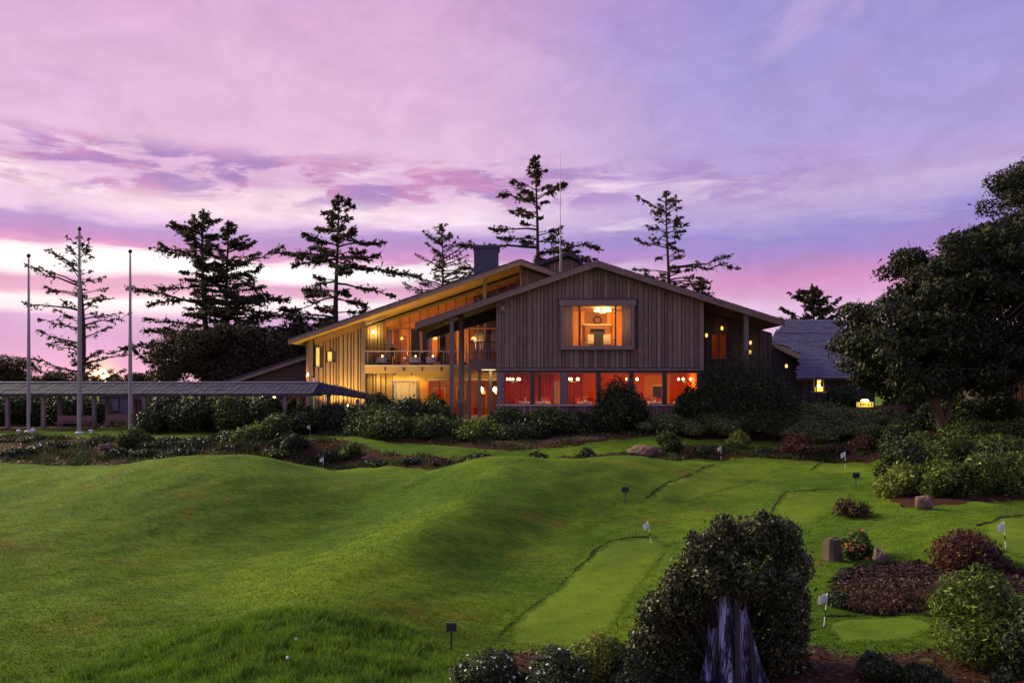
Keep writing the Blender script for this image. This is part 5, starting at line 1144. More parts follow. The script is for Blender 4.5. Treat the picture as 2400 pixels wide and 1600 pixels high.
SE = [(0, 1), (1, 2), (2, 3), (2, 4), (4, 5), (5, 6), (6, 7), (2, 8), (8, 9), (9, 10), (0, 11), (11, 12), (12, 13), (13, 14), (0, 15), (15, 16), (16, 17), (17, 18)]
SRd = [.15, .15, .12, .055, .07, .05, .035, .03, .07, .05, .035, .10, .065, .045, .04, .10, .065, .045, .04]
person((X(920, 64.3), 64.3, zd), 'waiter in dark clothes standing on the balcony by the railing', ST, SE, SRd, [M['darkcloth']], R(20))
SI = [(0, 0, .52), (0, .02, .75), (0, 0, 1.0), (0, -.02, 1.13), (-.2, 0, .97), (-.25, -.1, .72), (-.18, -.32, .74), (-.16, -.36, .74), (.2, 0, .97), (.25, -.1, .72), (.18, -.34, .74), (.1, -.02, .5), (.12, -.42, .5), (.12, -.44, .1), (.12, -.54, .05), (-.1, -.02, .5), (-.12, -.42, .5), (-.12, -.44, .1), (-.12, -.54, .05)]
for px_, D_, mt, lbl, rz_ in ((903, 64.6, 'bluecloth', 'seated diner in blue at the left balcony table', 2.3), (958, 64.6, 'stripecloth', 'seated diner in a pale striped shirt right of the waiter', -1.5), (988, 65.0, 'darkcloth', 'seated diner in dark clothes at the middle of the balcony', 1.5), (1028, 64.8, 'redcloth', 'seated diner in red at the right balcony table', -1.6), (882, 65.0, 'redcloth', 'seated diner in red at the left end of the balcony', 1.2)):
    person((X(px_, D_), D_, zd), lbl, SI, SE, SRd, [M[mt]], rz_)
    c = empty('dining_chair', (X(px_, D_), D_, zd), 'dark dining chair under the ' + lbl.replace('seated ', ''), 'chair', 'balcony chairs', rz=rz_)
    MB().box(-.22, .22, -.22, .22, .40, .44).build('seat', M['mantel'], c); MB().box(-.22, .22, .2, .24, .442, .95).build('backrest', M['mantel'], c)
    for sx in (-1, 1):
        for sy in (-1, 1): MB().box(sx * .19 - .02, sx * .19 + .02, sy * .19 - .02, sy * .19 + .02, 0, .398).build('leg', M['mantel'], c)
for px_, D_, lbl in ((894, 64.5, 'white-clothed table at the left end of the balcony'), (972, 64.6, 'white-clothed table in the middle of the balcony'), (1012, 64.6, 'white-clothed table at the right of the balcony')):
    t = table((X(px_, D_), D_, zd), lbl, .42); t['group'] = 'balcony tables'
    c = empty('table_lamp', (X(px_, D_) + .1, D_ - .2, zd + .753), 'small glowing lamp on the ' + lbl, 'table lamp', 'balcony table lamps'); MB().lathe([(.05, 0), (.06, .1), (.03, .16)], 8).build('lamp_glass', M['bulb'], c); MB().lathe([(.06, -.0), (.06, .012)], 8).build('base', M['black'], c)
    c.children[0].location.z = .013

# ------------------------------------------------------------------ vegetation
def leafcloud(lobes, n, size, rs, aspect=.45, shell=(.72, 1.06), up=.25, droop=0.0):
    lob = np.array(lobes, float); ar = lob[:, 3] * lob[:, 5] + lob[:, 3] * lob[:, 4]; pr = ar / ar.sum()
    k = rs.choice(len(lob), n, p=pr); d = rs.normal(0, 1, (n, 3)); d /= np.linalg.norm(d, axis=1)[:, None] + 1e-9
    r = rs.uniform(shell[0], shell[1], n); fill = rs.uniform(0, 1, n) < .18; r[fill] *= rs.uniform(.4, 1, fill.sum()); sp = rs.uniform(0, 1, n) < .22; r[sp] += rs.exponential(.13, sp.sum())
    c = lob[k, :3] + d * lob[k, 3:6] * r[:, None]
    nm = d + rs.normal(0, .75, (n, 3)); nm[:, 2] += up; nm /= np.linalg.norm(nm, axis=1)[:, None] + 1e-9
    t = rs.normal(0, 1, (n, 3)) + d * .9; t[:, 2] -= droop; t -= nm * (t * nm).sum(1)[:, None]; t /= np.linalg.norm(t, axis=1)[:, None] + 1e-9
    b = np.cross(nm, t); s = size * rs.uniform(.6, 1.4, n)[:, None]
    v = np.stack([c - t * s * .5, c + b * s * aspect * .5 - nm * s * .06, c + t * s * .5, c - b * s * aspect * .5 - nm * s * .06], 1)
    return v.reshape(-1, 3), np.arange(4 * n).reshape(-1, 4)
def dome_lobes(W, Hh, dep, n, rs, rr=(.28, .45), flat=1.0):
    out = []
    for i in range(n):
        a = rs.uniform(0, 2 * math.pi); rho = math.sqrt(rs.uniform(0, 1)) * .85; top = Hh * math.sqrt(max(.05, 1 - rho * rho)); r = W * rs.uniform(*rr); rzv = min(r * flat, Hh * .5)
        zc = max(rzv * .5, (top - rzv * .9) * rs.uniform(.35, 1.05) ** .6)
        out.append((W * (1 - rr[0]) * rho * math.cos(a), dep * (1 - rr[0]) * rho * math.sin(a), zc, r, r, rzv))
    out.append((0, 0, Hh * .5, W * .5, dep * .5, Hh * .48)); A = np.array(out)
    kz = Hh / max(A[:, 2] + A[:, 5]); kx = 1.0 / max((np.abs(A[:, 0]) + A[:, 3]) / W); A[:, [2, 5]] *= kz; A[:, [0, 1, 3, 4]] *= max(1.0, kx); return [tuple(r) for r in A]
def shrub(px_, top, w, D_, style, label, seed, leaf=None, name='shrub', cat='shrub', nl=10, cov=2.6, aspect=.45, group=None, rr=(.28, .45), flat=1.0, dep=None, flowers=None, spiky=False, floor=None):
    x = X(px_, D_); z0 = H(x, D_) - .05 if floor is None else floor; s = D_ / F; W = w * s / 2; Hh = max(.25, Z(top, D_) - z0); rs = np.random.RandomState(seed)
    e = empty(name, (x, D_, z0), label, cat, group); lobes = dome_lobes(W, Hh, dep or W, nl, rs, rr, flat)
    leaf = leaf or max(.055, .0042 * D_); area = 2 * math.pi * W * max(W, Hh) * 1.3
    n = int(min(13000, max(500, cov * area / (leaf * leaf * aspect * .5))))
    v, f = leafcloud(lobes, n, leaf, rs, aspect if not spiky else .16, (.6, 1.12) if spiky else (.72, 1.06)); v[:, 2] = np.maximum(v[:, 2], .0)
    link('foliage', npmesh('foliage', v, f, L[style]), e)
    st = MB()
    for lb in lobes[:min(7, len(lobes))]: st.tube([(lb[0] * .15, lb[1] * .15, -.05), (lb[0] * .5, lb[1] * .5, lb[2] * .5), (lb[0], lb[1], lb[2])], [.035, .025, .012], 4)
    st.build('stem', M['barkdark'], e)
    if flowers:
        mt, cnt, sz = flowers; v, f = leafcloud([(a, b, c, p * 1.04, q_ * 1.04, r_ * 1.04) for a, b, c, p, q_, r_ in lobes], cnt, sz, rs, .8, (.98, 1.1), up=.6)
        link('blossom', npmesh('blossom', v, f, M[mt]), e)
    return e
_SD = [100]
def S(*a, **k): _SD[0] += 1; return shrub(*a, seed=_SD[0], **k)
# -- bank and terrace, left
S(313, 1000, 84, 45, 'green', 'rounded light green shrub below the right flagpole', nl=8)
S(600, 995, 110, 45.8, 'bright', 'spreading yellow-green shrub on the bank left of the upper lawn gap', nl=9)
S(655, 968, 84, 46.8, 'green', 'upright dark green shrub left of the upper lawn gap', nl=9)
S(680, 1015, 100, 44.8, 'dark', 'low dark shrub in front of the upright one on the bank', nl=9)
S(540, 1008, 100, 46.4, 'dark', 'low dark shrub at the left of the yellow-green one', nl=8)
S(20, 1025, 70, 46.5, 'russet', 'reddish shrub at the left border of the bank', nl=7)
S(78, 1022, 80, 46.5, 'dark', 'dark low shrub right of the reddish one at the left border', nl=7)
S(97, 1040, 46, 44.2, 'dark', 'little shrub with white blossom on the left bank', nl=5, flowers=('petalwhite', 60, .12))
S(215, 1038, 70, 45.5, 'dark', 'small dark shrub between the brown rock and the left bank', nl=6)
S(400, 1024, 130, 45.4, 'dark', 'dark spreading shrub right of the rounded light green one', nl=9)
S(470, 1026, 130, 45.2, 'dark', 'dark low shrub behind the crest of the left mound', nl=8)
for px_, tp, w_, D_, lbl in ((375, 938, 110, 51, 'leftmost dark hedge shrub before the walkway'), (455, 932, 120, 51.2, 'second dark hedge shrub before the walkway'), (535, 928, 120, 51, 'tall loose hedge shrub before the walkway, centre'), (610, 935, 100, 51.2, 'dark hedge shrub left of the branched walkway post'), (705, 950, 110, 51.5, 'dark hedge shrub right of the branched walkway post'), (775, 945, 100, 53, 'dark shrub under the curved end of the walkway roof'), (825, 950, 80, 54, 'dark shrub below the left wing corner post')):
    S(px_, tp, w_, D_, 'dark' if px_ != 535 else 'green', lbl, nl=11, group='hedge along the walkway')
for px_, tp, w_, D_, st_, lbl in ((140, 1040, 90, 44.8, 'dark', 'low dark groundcover clump right of the white-blossomed shrub'), (50, 1050, 90, 42.6, 'dark', 'low dark groundcover clump near the left border of the lawn'), (275, 1050, 70, 43, 'dark', 'low dark clump right of the pinkish boulder'), (345, 1052, 90, 42.6, 'dark', 'low dark clump below the rounded light green shrub'), (430, 1052, 110, 42.2, 'dark', 'low dark clump peeking over the left mound crest'), (560, 1046, 90, 43.5, 'dark', 'low dark clump right of the left mound crest'), (640, 1052, 80, 43, 'green', 'low green clump right of the left mound crest'), (1130, 1062, 90, 42.4, 'dark', 'low dark clump on the bank left of the second mound crest'), (1260, 1060, 80, 42.6, 'dark', 'low dark clump on the bank behind the second mound crest'), (1640, 1048, 70, 45.2, 'dark', 'low dark clump left of the far flag'), (1790, 1046, 80, 45.4, 'dark', 'low dark clump left of the bronze-red shrub'), (1950, 1042, 80, 45.2, 'russet', 'low brown clump right of the bronze-red shrub')):
    S(px_, tp, w_, D_, st_, lbl, nl=9, flat=.6, group='clumps on the mulch bank', name='groundcover', cat='groundcover')
# -- in front of the left wing and porch
for px_, tp, w_, D_, st_, lbl in ((890, 922, 120, 56, 'dark', 'dark shrub against the lower wall left of the pale curtain'), (960, 940, 110, 55, 'green', 'shrub in front of the pale pleated curtain'), (1015, 925, 100, 54.5, 'green', 'shrub below the red lounge window'),
        (872, 945, 150, 52, 'green', 'large shrub at the left of the big shrub mass'), (960, 934, 180, 52, 'dark', 'largest shrub in the middle of the big shrub mass'), (1030, 945, 110, 52, 'dark', 'shrub left of the porch deck'), (905, 962, 190, 50, 'green', 'front left shrub of the big shrub mass'), (1010, 972, 190, 49.8, 'green', 'front middle shrub of the big shrub mass'), (1120, 984, 180, 49.8, 'bright', 'front right lighter shrub before the porch deck'),
        (825, 1036, 64, 44.5, 'bright', 'small rounded shrub behind the flag at the foot of the bank'), (770, 1052, 70, 44, 'dark', 'small dark shrub left of the flag at the foot of the bank'),
        (1190, 952, 130, 51, 'dark', 'shrub below the left dining room window'), (1275, 955, 140, 51, 'green', 'shrub below the second dining room window'), (1345, 962, 120, 51, 'dark', 'shrub left of the tall dark shrub'), (1230, 985, 170, 49.8, 'dark', 'low shrub at the front below the dining room')):
    S(px_, tp, w_, D_, st_, lbl, nl=12, group='foundation shrubs')
S(1455, 880, 150, 51.5, 'dark', 'tall dark shrub standing before the red dining room', nl=22, rr=(.34, .55), cov=3.2)
S(1740, 815, 300, 52, 'dark', 'huge dark pine shrub at the right end of the gable', nl=34, rr=(.2, .34), cov=2.6, spiky=False, leaf=.2, aspect=.3)
S(1620, 900, 90, 53, 'dark', 'dark shrub between the red room and the huge pine shrub', nl=12)
# -- juniper mounds
for px_, tp, w_, D_, lbl in ((1560, 968, 180, 51, 'leftmost juniper mound below the tall dark shrub'), (1690, 965, 190, 51.5, 'second juniper mound from the left'), (1800, 958, 190, 52.5, 'third juniper mound, below the huge pine shrub'), (1900, 940, 210, 54.5, 'juniper mound below the post lantern'), (1990, 955, 190, 52, 'juniper mound below the yellow lit box'), (2075, 958, 150, 51, 'juniper mound left of the big tree trunk'), (1880, 978, 200, 50.8, 'low front juniper mound in the middle'), (2020, 985, 170, 49, 'low front juniper mound at the right')):
    S(px_, tp, w_, D_, 'juniper', lbl, nl=26, flat=.6, group='juniper mounds', leaf=.17, rr=(.15, .27), name='juniper')
S(1567, 1010, 68, 44.5, 'green', 'round dark green shrub beside the flat boulder', nl=9)
S(1728, 1008, 60, 46.8, 'yellow', 'round yellow-green shrub behind the far flag', nl=8)
S(1868, 1014, 92, 45, 'red', 'bronze-red shrub on the far mulch bank', nl=9)
S(1377, 1050, 70, 42, 'dark', 'low dark shrub on the bank below the tall dark one', nl=7)
S(890, 1078, 84, 42.6, 'dark', 'low creeping shrub at the foot of the bank, left', nl=7)
S(1025, 1080, 70, 41.8, 'russet', 'brownish creeping shrub at the foot of the bank, right', nl=7)
S(960, 1082, 60, 42.3, 'dark', 'small dark creeping shrub between two creeping shrubs', nl=6)
S(2025, 1018, 70, 45, 'red', 'bronze shrub with pale blossom left of the shrub bank', nl=7, flowers=('petalpink', 40, .12))
# -- shrub bank at the right
for px_, tp, w_, D_, st_, lbl in ((2110, 985, 140, 40, 'dark', 'dark shrub at the upper left of the right bank'), (2160, 1010, 120, 37, 'green', 'shrub at the left of the trunk of the big tree'), (2290, 985, 180, 40, 'green', 'shrub right of the warm path light'), (2395, 980, 170, 40, 'green', 'shrub at the right border of the bank, upper'), (2125, 1030, 140, 34, 'dark', 'mid shrub at the left of the right bank'), (2230, 1025, 180, 34.5, 'green', 'mid shrub at the centre of the right bank'), (2345, 1018, 190, 34.5, 'green', 'mid shrub at the right of the right bank'), (2115, 1085, 130, 30.5, 'yellow', 'yellow-green shrub at the lower left of the right bank'), (2205, 1070, 150, 30.2, 'bright', 'light green shrub at the lower middle of the right bank'), (2305, 1062, 170, 30, 'bright', 'light green shrub at the lower right of the right bank'), (2400, 1055, 150, 30.4, 'green', 'lowest shrub at the right border of the bank')):
    S(px_, tp, w_, D_, st_, lbl, nl=12, group='shrubs on the right bank', leaf=.0056 * D_, aspect=.32, rr=(.22, .4))
# -- right foreground
S(1995, 1170, 105, 27, 'russet', 'spiky bronze grass clump at the lawn edge on the right', nl=8, spiky=True, leaf=.3, cov=1.6, name='grass_clump', cat='plant')
S(2012, 1240, 90, 22.6, 'green', 'leafy plant with orange blossom beside the cut stump', nl=8, flowers=('petalorange', 60, .15), name='flowering_plant', cat='plant')
S(2262, 1240, 180, 20.6, 'red', 'large bronze-red shrub before the green at the right border', nl=14, leaf=.10)
S(2080, 1378, 250, 18.8, 'russet', 'low russet groundcover in the flower bed', nl=22, flat=.5, leaf=.08, cov=1.5, name='groundcover', cat='groundcover', rr=(.1, .22))
S(2205, 1372, 120, 18.2, 'russet', 'russet groundcover at the right of the flower bed', nl=10, flat=.5, leaf=.07, name='groundcover', cat='groundcover')
S(1960, 1385, 90, 18.6, 'dark', 'dark weedy plant at the left edge of the flower bed', nl=8, leaf=.07, name='weed_clump', cat='plant')
S(2300, 1325, 250, 14.6, 'bright', 'big rounded leafy green bush at the lower right corner', nl=22, leaf=.11, aspect=.3, cov=3.0)
S(2420, 1420, 160, 13.6, 'dark', 'dark bush cut by the lower right border', nl=10, leaf=.09)
S(2050, 1525, 120, 13.6, 'dark', 'dark low plant on the shaded soil right of the stump', nl=8, leaf=.08, name='low_plant', cat='plant')
S(2170, 1560, 120, 13.2, 'dark', 'dark low plant below the big rounded bush', nl=8, leaf=.08, name='low_plant', cat='plant')
S(2350, 1565, 90, 12.6, 'dark', 'dark plant with pale blossom at the lower right corner', nl=6, leaf=.08, name='low_plant', cat='plant', flowers=('petalwhite', 14, .05))
# -- stump overgrown by a bush
sx_, sD = X(1722, 14.2), 14.2; sz = H(sx_, sD)
stp = empty('tree_stump', (sx_, sD, sz), 'silvery weathered old tree stump overgrown by a dark bush', 'stump')
n_, m_ = 40, 26; hS = Z(1375, 14.2) - sz; v = []; rs = np.random.RandomState(77)
ph = rs.uniform(0, 6, 8)
for j in range(m_):
    t = j / (m_ - 1); r = .44 - .18 * t + .10 * (1 - t) ** 4
    for i in range(n_):
        a = 2 * math.pi * i / n_; gr = .20 * math.sin(5 * a + ph[0] + t * .9) + .09 * math.sin(11 * a + ph[1] - t) + .03 * math.sin(19 * a + ph[2])
        rr_ = r * (1 + gr * (1.35 - .5 * t)); zz = t * hS + (.25 * math.sin(3 * a + ph[3]) + .12 * math.sin(8 * a + ph[4])) * (t ** 3)
        v.append((rr_ * math.cos(a) - .10 * t, rr_ * math.sin(a), zz - .1))
q = np.array([(j * n_ + i, j * n_ + (i + 1) % n_, (j + 1) * n_ + (i + 1) % n_, (j + 1) * n_ + i) for j in range(m_ - 1) for i in range(n_)])
link('trunk', npmesh('trunk', np.array(v), q, M['stump']), stp)
tp_ = MB(); tp_.poly([v[(m_ - 2) * n_ + i] for i in range(n_)]); tp_.build('broken_top', M['barkdark'], stp)
for k, (a0, a1, h_) in enumerate(((-1.75, .33, .8), (-1.15, .4, .6))):   # split slabs of old bark
    c = Vector((math.cos(a0), math.sin(a0), 0)); MB().slab([c * .52 + Vector((-.05, 0, .0)), c * .52 + Vector((.05, 0, .0)), c * .36 + Vector((.05, 0, hS * h_)), c * .36 + Vector((-.03, 0, hS * h_ * 1.1))], c * .03).build('bark_slab', M['barkdark'], stp)
bsh = empty('bush', (sx_, sD, sz), 'dark dense bush growing over and around the silvery stump', 'bush'); s_ = 14.2 / F
lob = []
for px_, py_, r_, dD in ((1640, 1325, 52, 0), (1705, 1280, 54, .1), (1770, 1255, 52, 0), (1835, 1262, 48, .1), (1862, 1330, 48, .1), (1592, 1365, 42, -.1), (1562, 1402, 34, 0), (1868, 1410, 42, .2), (1870, 1490, 42, .3), (1860, 1560, 48, .2), (1540, 1440, 45, .2), (1530, 1500, 50, .2), (1510, 1560, 55, .1), (1560, 1560, 55, .3), (1600, 1460, 40, .45), (1590, 1390, 45, .1), (1660, 1345, 48, -.35), (1740, 1340, 56, -.4), (1810, 1360, 52, -.35), (1840, 1440, 50, -.1), (1835, 1520, 50, -.1), (1850, 1610, 45, 0), (1745, 1300, 50, .3), (1660, 1296, 46, 0), (1800, 1240, 34, .1), (1550, 1620, 60, .1), (1500, 1620, 55, -.1), (1880, 1600, 40, 0), (1640, 1440, 60, .7), (1720, 1420, 70, .75), (1800, 1440, 60, .7), (1600, 1530, 65, .7), (1700, 1530, 70, .8), (1790, 1540, 65, .75), (1640, 1600, 60, .7), (1760, 1620, 60, .75), (1600, 1600, 50, .3), (1810, 1590, 48, .1), (1615, 1410, 40, -.1), (1480, 1590, 45, 0), (1700, 1235, 30, .1), (1850, 1290, 38, .2)):
    r = r_ * s_; lob.append((X(px_, 14.2) - sx_, dD, Z(py_, 14.2) - sz, r, r * 1.05, r * .95))
rs = np.random.RandomState(79)
for k in range(46):
    base = lob[rs.randint(0, 28)]; d = rs.normal(0, 1, 3); d[1] -= .3; d[2] += .5; d /= np.linalg.norm(d); lob.append((base[0] + d[0] * base[3] * 1.0, base[1] + d[1] * base[4], base[2] + d[2] * base[5] * 1.05, *(rs.uniform(.07, .17) * np.array([1, 1, 1.3]))))
v, f = leafcloud(lob, 80000, .085, np.random.RandomState(78), .42)
link('foliage', npmesh('foliage', v, f, L['stumpbush']), bsh)
st = MB()
for lb in lob[::2]: st.tube([(lb[0] * .4, .25 + lb[1] * .4, max(.0, lb[2] * .2)), (lb[0] * .85, lb[1] + .1, lb[2] * .7), lb[:3]], [.03, .02, .008], 4)
st.build('stem', M['barkdark'], bsh)
# -- foreground flowers
S(1150, 1522, 220, 13.4, 'dark', 'dark daisy clump with many small white flowers, left', nl=26, rr=(.13, .24), flat=.8, leaf=.05, flowers=('petalwhite', 190, .055), name='daisy_clump', cat='flowers', group='white daisies in front')
S(1300, 1518, 230, 13.4, 'dark', 'dark daisy clump with many small white flowers, right', nl=26, rr=(.13, .24), flat=.8, leaf=.05, flowers=('petalwhite', 220, .055), name='daisy_clump', cat='flowers', group='white daisies in front')
S(1400, 1486, 170, 13.8, 'yellow', 'yellow-green leafy plant with orange blossoms beside the daisies', nl=20, rr=(.15, .28), leaf=.075, aspect=.3, flowers=('petalorange', 16, .06), name='flowering_plant', cat='plant')
S(1475, 1520, 130, 13.5, 'dark', 'dark leafy plant between the orange blossoms and the stump', nl=9, leaf=.07, name='low_plant', cat='plant')
# -- rocks
def rock(px_, py_, w, h, label, seed, D_=None, name='boulder', mat='rock', flat=1.0):
    p = hit(px_, py_) if D_ is None else Vector((X(px_, D_), D_, H(X(px_, D_), D_))); s = p.y / F; rs = np.random.RandomState(seed)
    bm = bmesh.new(); bmesh.ops.create_icosphere(bm, subdivisions=3, radius=1.0); ph = rs.uniform(0, 6, 9)
    for v in bm.verts:
        c = v.co; k = 1 + .16 * math.sin(c.x * 2.6 + ph[0]) * math.sin(c.y * 2.4 + ph[1]) + .10 * math.sin(c.z * 5 + ph[2] + c.x * 3) + .06 * math.sin(c.x * 9 + ph[3]) * math.sin(c.z * 8 + ph[4])
        v.co = Vector((c.x * w * s / 2 * k, c.y * w * s / 2 * k * .8, (c.z * .5 + .35) * h * s * k))
    m_ = bpy.data.meshes.new(name); bm.to_mesh(m_); bm.free(); m_.materials.append(M[mat]); o = link(name, m_); o.location = p; return tag(o, label, 'boulder')
rock(247, 1068, 32, 22, 'small pinkish boulder on the left bank', 1, 44.2); rock(1504, 1064, 66, 30, 'broad flat reddish boulder on the far bank', 2, 43.8); rock(860, 1080, 26, 14, 'small brown boulder left of the creeping shrubs', 3, 43.8)
rock(2064, 1318, 34, 38, 'small mossy boulder right of the orange blossoms', 4); rock(2166, 1192, 40, 40, 'brown boulder at the foot of the right shrub bank', 5); rock(1540, 1062, 26, 20, 'little boulder between flat boulder and round shrub', 6, 43.9)
p = hit(1950, 1312); s = p.y / F; cs = empty('cut_stump', p, 'short sawn brown stump beside the orange blossoms', 'stump')
MB().lathe([(26 * s, -.1), (21 * s, 10 * s), (18 * s, 46 * s), (17.5 * s, 48 * s)], 14).build('trunk', M['bark'], cs)
for v in cs.children[0].data.vertices: a = math.atan2(v.co.y, v.co.x); k = 1 + .16 * math.sin(3 * a + 1) + .10 * math.sin(7 * a); v.co.x *= k; v.co.y *= k; v.co.z *= 1 + .10 * math.sin(2 * a + .5)
MB().lathe([(14.4 * s, 48 * s + .001), (14 * s, 50 * s)], 14).build('cut_face', M['rock'], cs)

# ------------------------------------------------------------------ conifers
def conifer(tpx, top, D_, prof, label, seed, dens=1.0, lowest=None, tr=.3, name='conifer_tree', lean=0.0, tuft=.38, gap=.36, bare=.24, rise=.20, wide=1.15):
    rs = np.random.RandomState(seed); s = D_ / F; x0 = X(tpx, D_); z0 = 3.2; Ht = Z(top, D_) - z0
    e = empty(name, (x0, D_, z0), label, 'tree', 'conifers behind the clubhouse')
    zz = np.array([Z(p[0], D_) - z0 for p in prof])[::-1]; Ls = np.array([p[1] * s for p in prof])[::-1]; Rs = np.array([p[2] * s for p in prof])[::-1]
    tk = MB(); tp = []
    for i in range(12):
        t = i / 11; tp.append(Vector((lean * t * Ht + .15 * math.sin(t * 7 + seed), .1 * math.sin(t * 5), t * Ht)))
    tk.tube(tp, [tr * (1 - .93 * (i / 11) ** .9) + .015 for i in range(12)], 7)
    def axis(z):
        t = min(.999, max(0, z / Ht)) * 11; i = int(t); return tp[i].lerp(tp[i + 1], t - i)
    C = []; T_ = []
    z = zz[0] - .3 if lowest is None else Z(lowest, D_) - z0
    while z < Ht - .15:
        Lz, Rz = np.interp(z, zz, Ls), np.interp(z, zz, Rs); nb = rs.randint(2, 5); fr = z / Ht
        for b in range(nb):
            ph = rs.uniform(0, 2 * math.pi); c, sn = math.cos(ph), math.sin(ph)
            ln_ = (Rz if c > 0 else Lz); back = .6 * (Lz + Rz) / 2; ln_ = abs(c) * ln_ + (1 - abs(c)) * back
            ln_ *= wide * (rs.uniform(.55, 1.2) if rs.uniform() < .72 else rs.uniform(.2, .5))
            if ln_ < .12: continue
            up = rise + .55 * max(0, fr - .72) / .28 + rs.normal(0, .10); cur = -rs.uniform(.05, .28); a = axis(max(.2, z - ln_ * up * .6)); pts = []
            for k in range(6):
                t = k / 5; pts.append(a + Vector((c * ln_ * t, sn * ln_ * t, ln_ * (up * t + cur * t * t + .10 * t ** 4)) ) + Vector(rs.normal(0, .03 * ln_ * t, 3)))
            tk.tube(pts, [max(.012, .018 * ln_ + .02) * (1 - .85 * k / 5) for k in range(6)], 4, False)
            ns = max(4, int(ln_ / .115 * dens)); clump = rs.uniform(0, 6)
            for q_ in range(ns):
                t = bare + (1.03 - bare) * rs.uniform() ** .8
                if math.sin(t * 9 + clump) < -.55 and rs.uniform() < .65: continue
                k = min(4, int(t * 5)); p = pts[k].lerp(pts[k + 1], min(1.05, t * 5 - k)); side = rs.choice([-1, 1]); d = Vector((c, sn, 0)) * rs.uniform(.25, .9) + Vector((-sn, c, 0)) * side * rs.uniform(.3, 1) + Vector((0, 0, rs.normal(-.05, .3))); d.normalize()
                lt = min(1.0, .25 + .28 * ln_ * (1.15 - t)) * rs.uniform(.5, 1.2)
                for w_ in range(4):
                    C.append(p + d * lt * (w_ + .5) / 4 + Vector(rs.normal(0, .05, 3))); T_.append(d)
        z += gap * rs.uniform(.6, 1.3) * (1.0 if fr < .85 else .6)
    for k in range(int(40 * dens)):
        t = rs.uniform(.93, 1.0); C.append(axis(t * Ht) + Vector(rs.normal(0, .06, 3))); T_.append(Vector((rs.normal(0, .5), rs.normal(0, .5), 1)).normalized())
    C = np.array(C); T_ = np.array(T_); n = len(C)
    t = T_ + rs.normal(0, .55, (n, 3)); t /= np.linalg.norm(t, axis=1)[:, None]; nm = rs.normal(0, 1, (n, 3)); nm[:, 2] += .4; nm -= t * (nm * t).sum(1)[:, None]; nm /= np.linalg.norm(nm, axis=1)[:, None]; bb = np.cross(nm, t)
    sz = tuft * rs.uniform(.6, 1.4, n)[:, None]
    v = np.stack([C - t * sz * .5, C + bb * sz * .2, C + t * sz * .55, C - bb * sz * .2], 1).reshape(-1, 3)
    tk.build('trunk', M['barkdark'], e); link('crown', npmesh('crown', v, np.arange(4 * n).reshape(-1, 4), L['conifer']), e)
    return e
conifer(190, 548, 78, [(555, 8, 8), (575, 35, 25), (588, 75, 45), (605, 75, 50), (625, 105, 70), (660, 110, 65), (700, 105, 110), (725, 115, 120), (760, 100, 70), (790, 120, 115), (830, 70, 95), (860, 120, 90), (890, 125, 120)], 'sparse half-bare conifer behind the middle flagpole', 11, .75, 886, .42, bare=.45, gap=.5, rise=.34, wide=1.05, tuft=.32)
conifer(478, 492, 76, [(500, 10, 12), (525, 65, 30), (560, 65, 50), (600, 120, 90), (650, 115, 100), (700, 140, 150), (740, 155, 160), (780, 130, 170), (830, 130, 160)], 'dense conifer with twin tops, its taller left half', 12, 2.0, 885, .45, tuft=.36, rise=.12, gap=.4, wide=1.2)
conifer(534, 520, 77.5, [(530, 8, 10), (560, 25, 40), (600, 45, 95), (650, 60, 100), (700, 60, 115), (760, 80, 130), (820, 90, 140)], 'dense conifer with twin tops, its shorter right half', 13, 1.9, 885, .4, tuft=.34)
conifer(790, 458, 75, [(465, 8, 8), (478, 22, 32), (500, 30, 40), (520, 62, 60), (545, 70, 90), (565, 98, 85), (600, 100, 95), (635, 150, 150), (655, 130, 140), (690, 155, 90), (730, 130, 80), (770, 140, 90)], 'tall layered conifer above the roof edge of the left wing', 14, 1.9, 800, .42, rise=.03, gap=.62, bare=.34, wide=1.2)
conifer(1035, 525, 84, [(535, 10, 10), (560, 40, 46), (600, 70, 70), (640, 105, 88), (670, 100, 95), (720, 100, 100)], 'slender conifer left of the chimney', 15, .9, 720, .3, rise=.32, gap=.4, tuft=.3, wide=1.1)
conifer(1257, 366, 80, [(372, 6, 8), (390, 14, 28), (412, 30, 32), (430, 70, 55), (445, 82, 80), (462, 55, 40), (478, 112, 30), (500, 70, 82), (520, 85, 55), (545, 100, 45), (560, 130, 60), (570, 145, 140), (590, 135, 120), (610, 110, 80), (650, 110, 90)], 'tallest conifer rising behind the clubhouse ridge', 16, 1.7, 660, .42, rise=.14, gap=.58, bare=.36, wide=1.22)
conifer(1567, 447, 78, [(455, 6, 8), (468, 48, 38), (490, 45, 40), (520, 42, 40), (545, 62, 45), (556, 25, 100), (575, 60, 50), (592, 68, 45), (606, 45, 140), (622, 92, 70), (640, 60, 90), (655, 50, 140), (670, 80, 60), (720, 80, 80)], 'ragged conifer behind the right slope of the gable', 17, 1.1, 700, .36, bare=.4, gap=.55, rise=.16, wide=1.25, tuft=.34, lean=-.006)
conifer(1648, 655, 80, [(660, 6, 6), (690, 22, 20), (720, 30, 25)], 'small conifer tip peeking over the right roof slope', 18, 1.2, 740, .15)
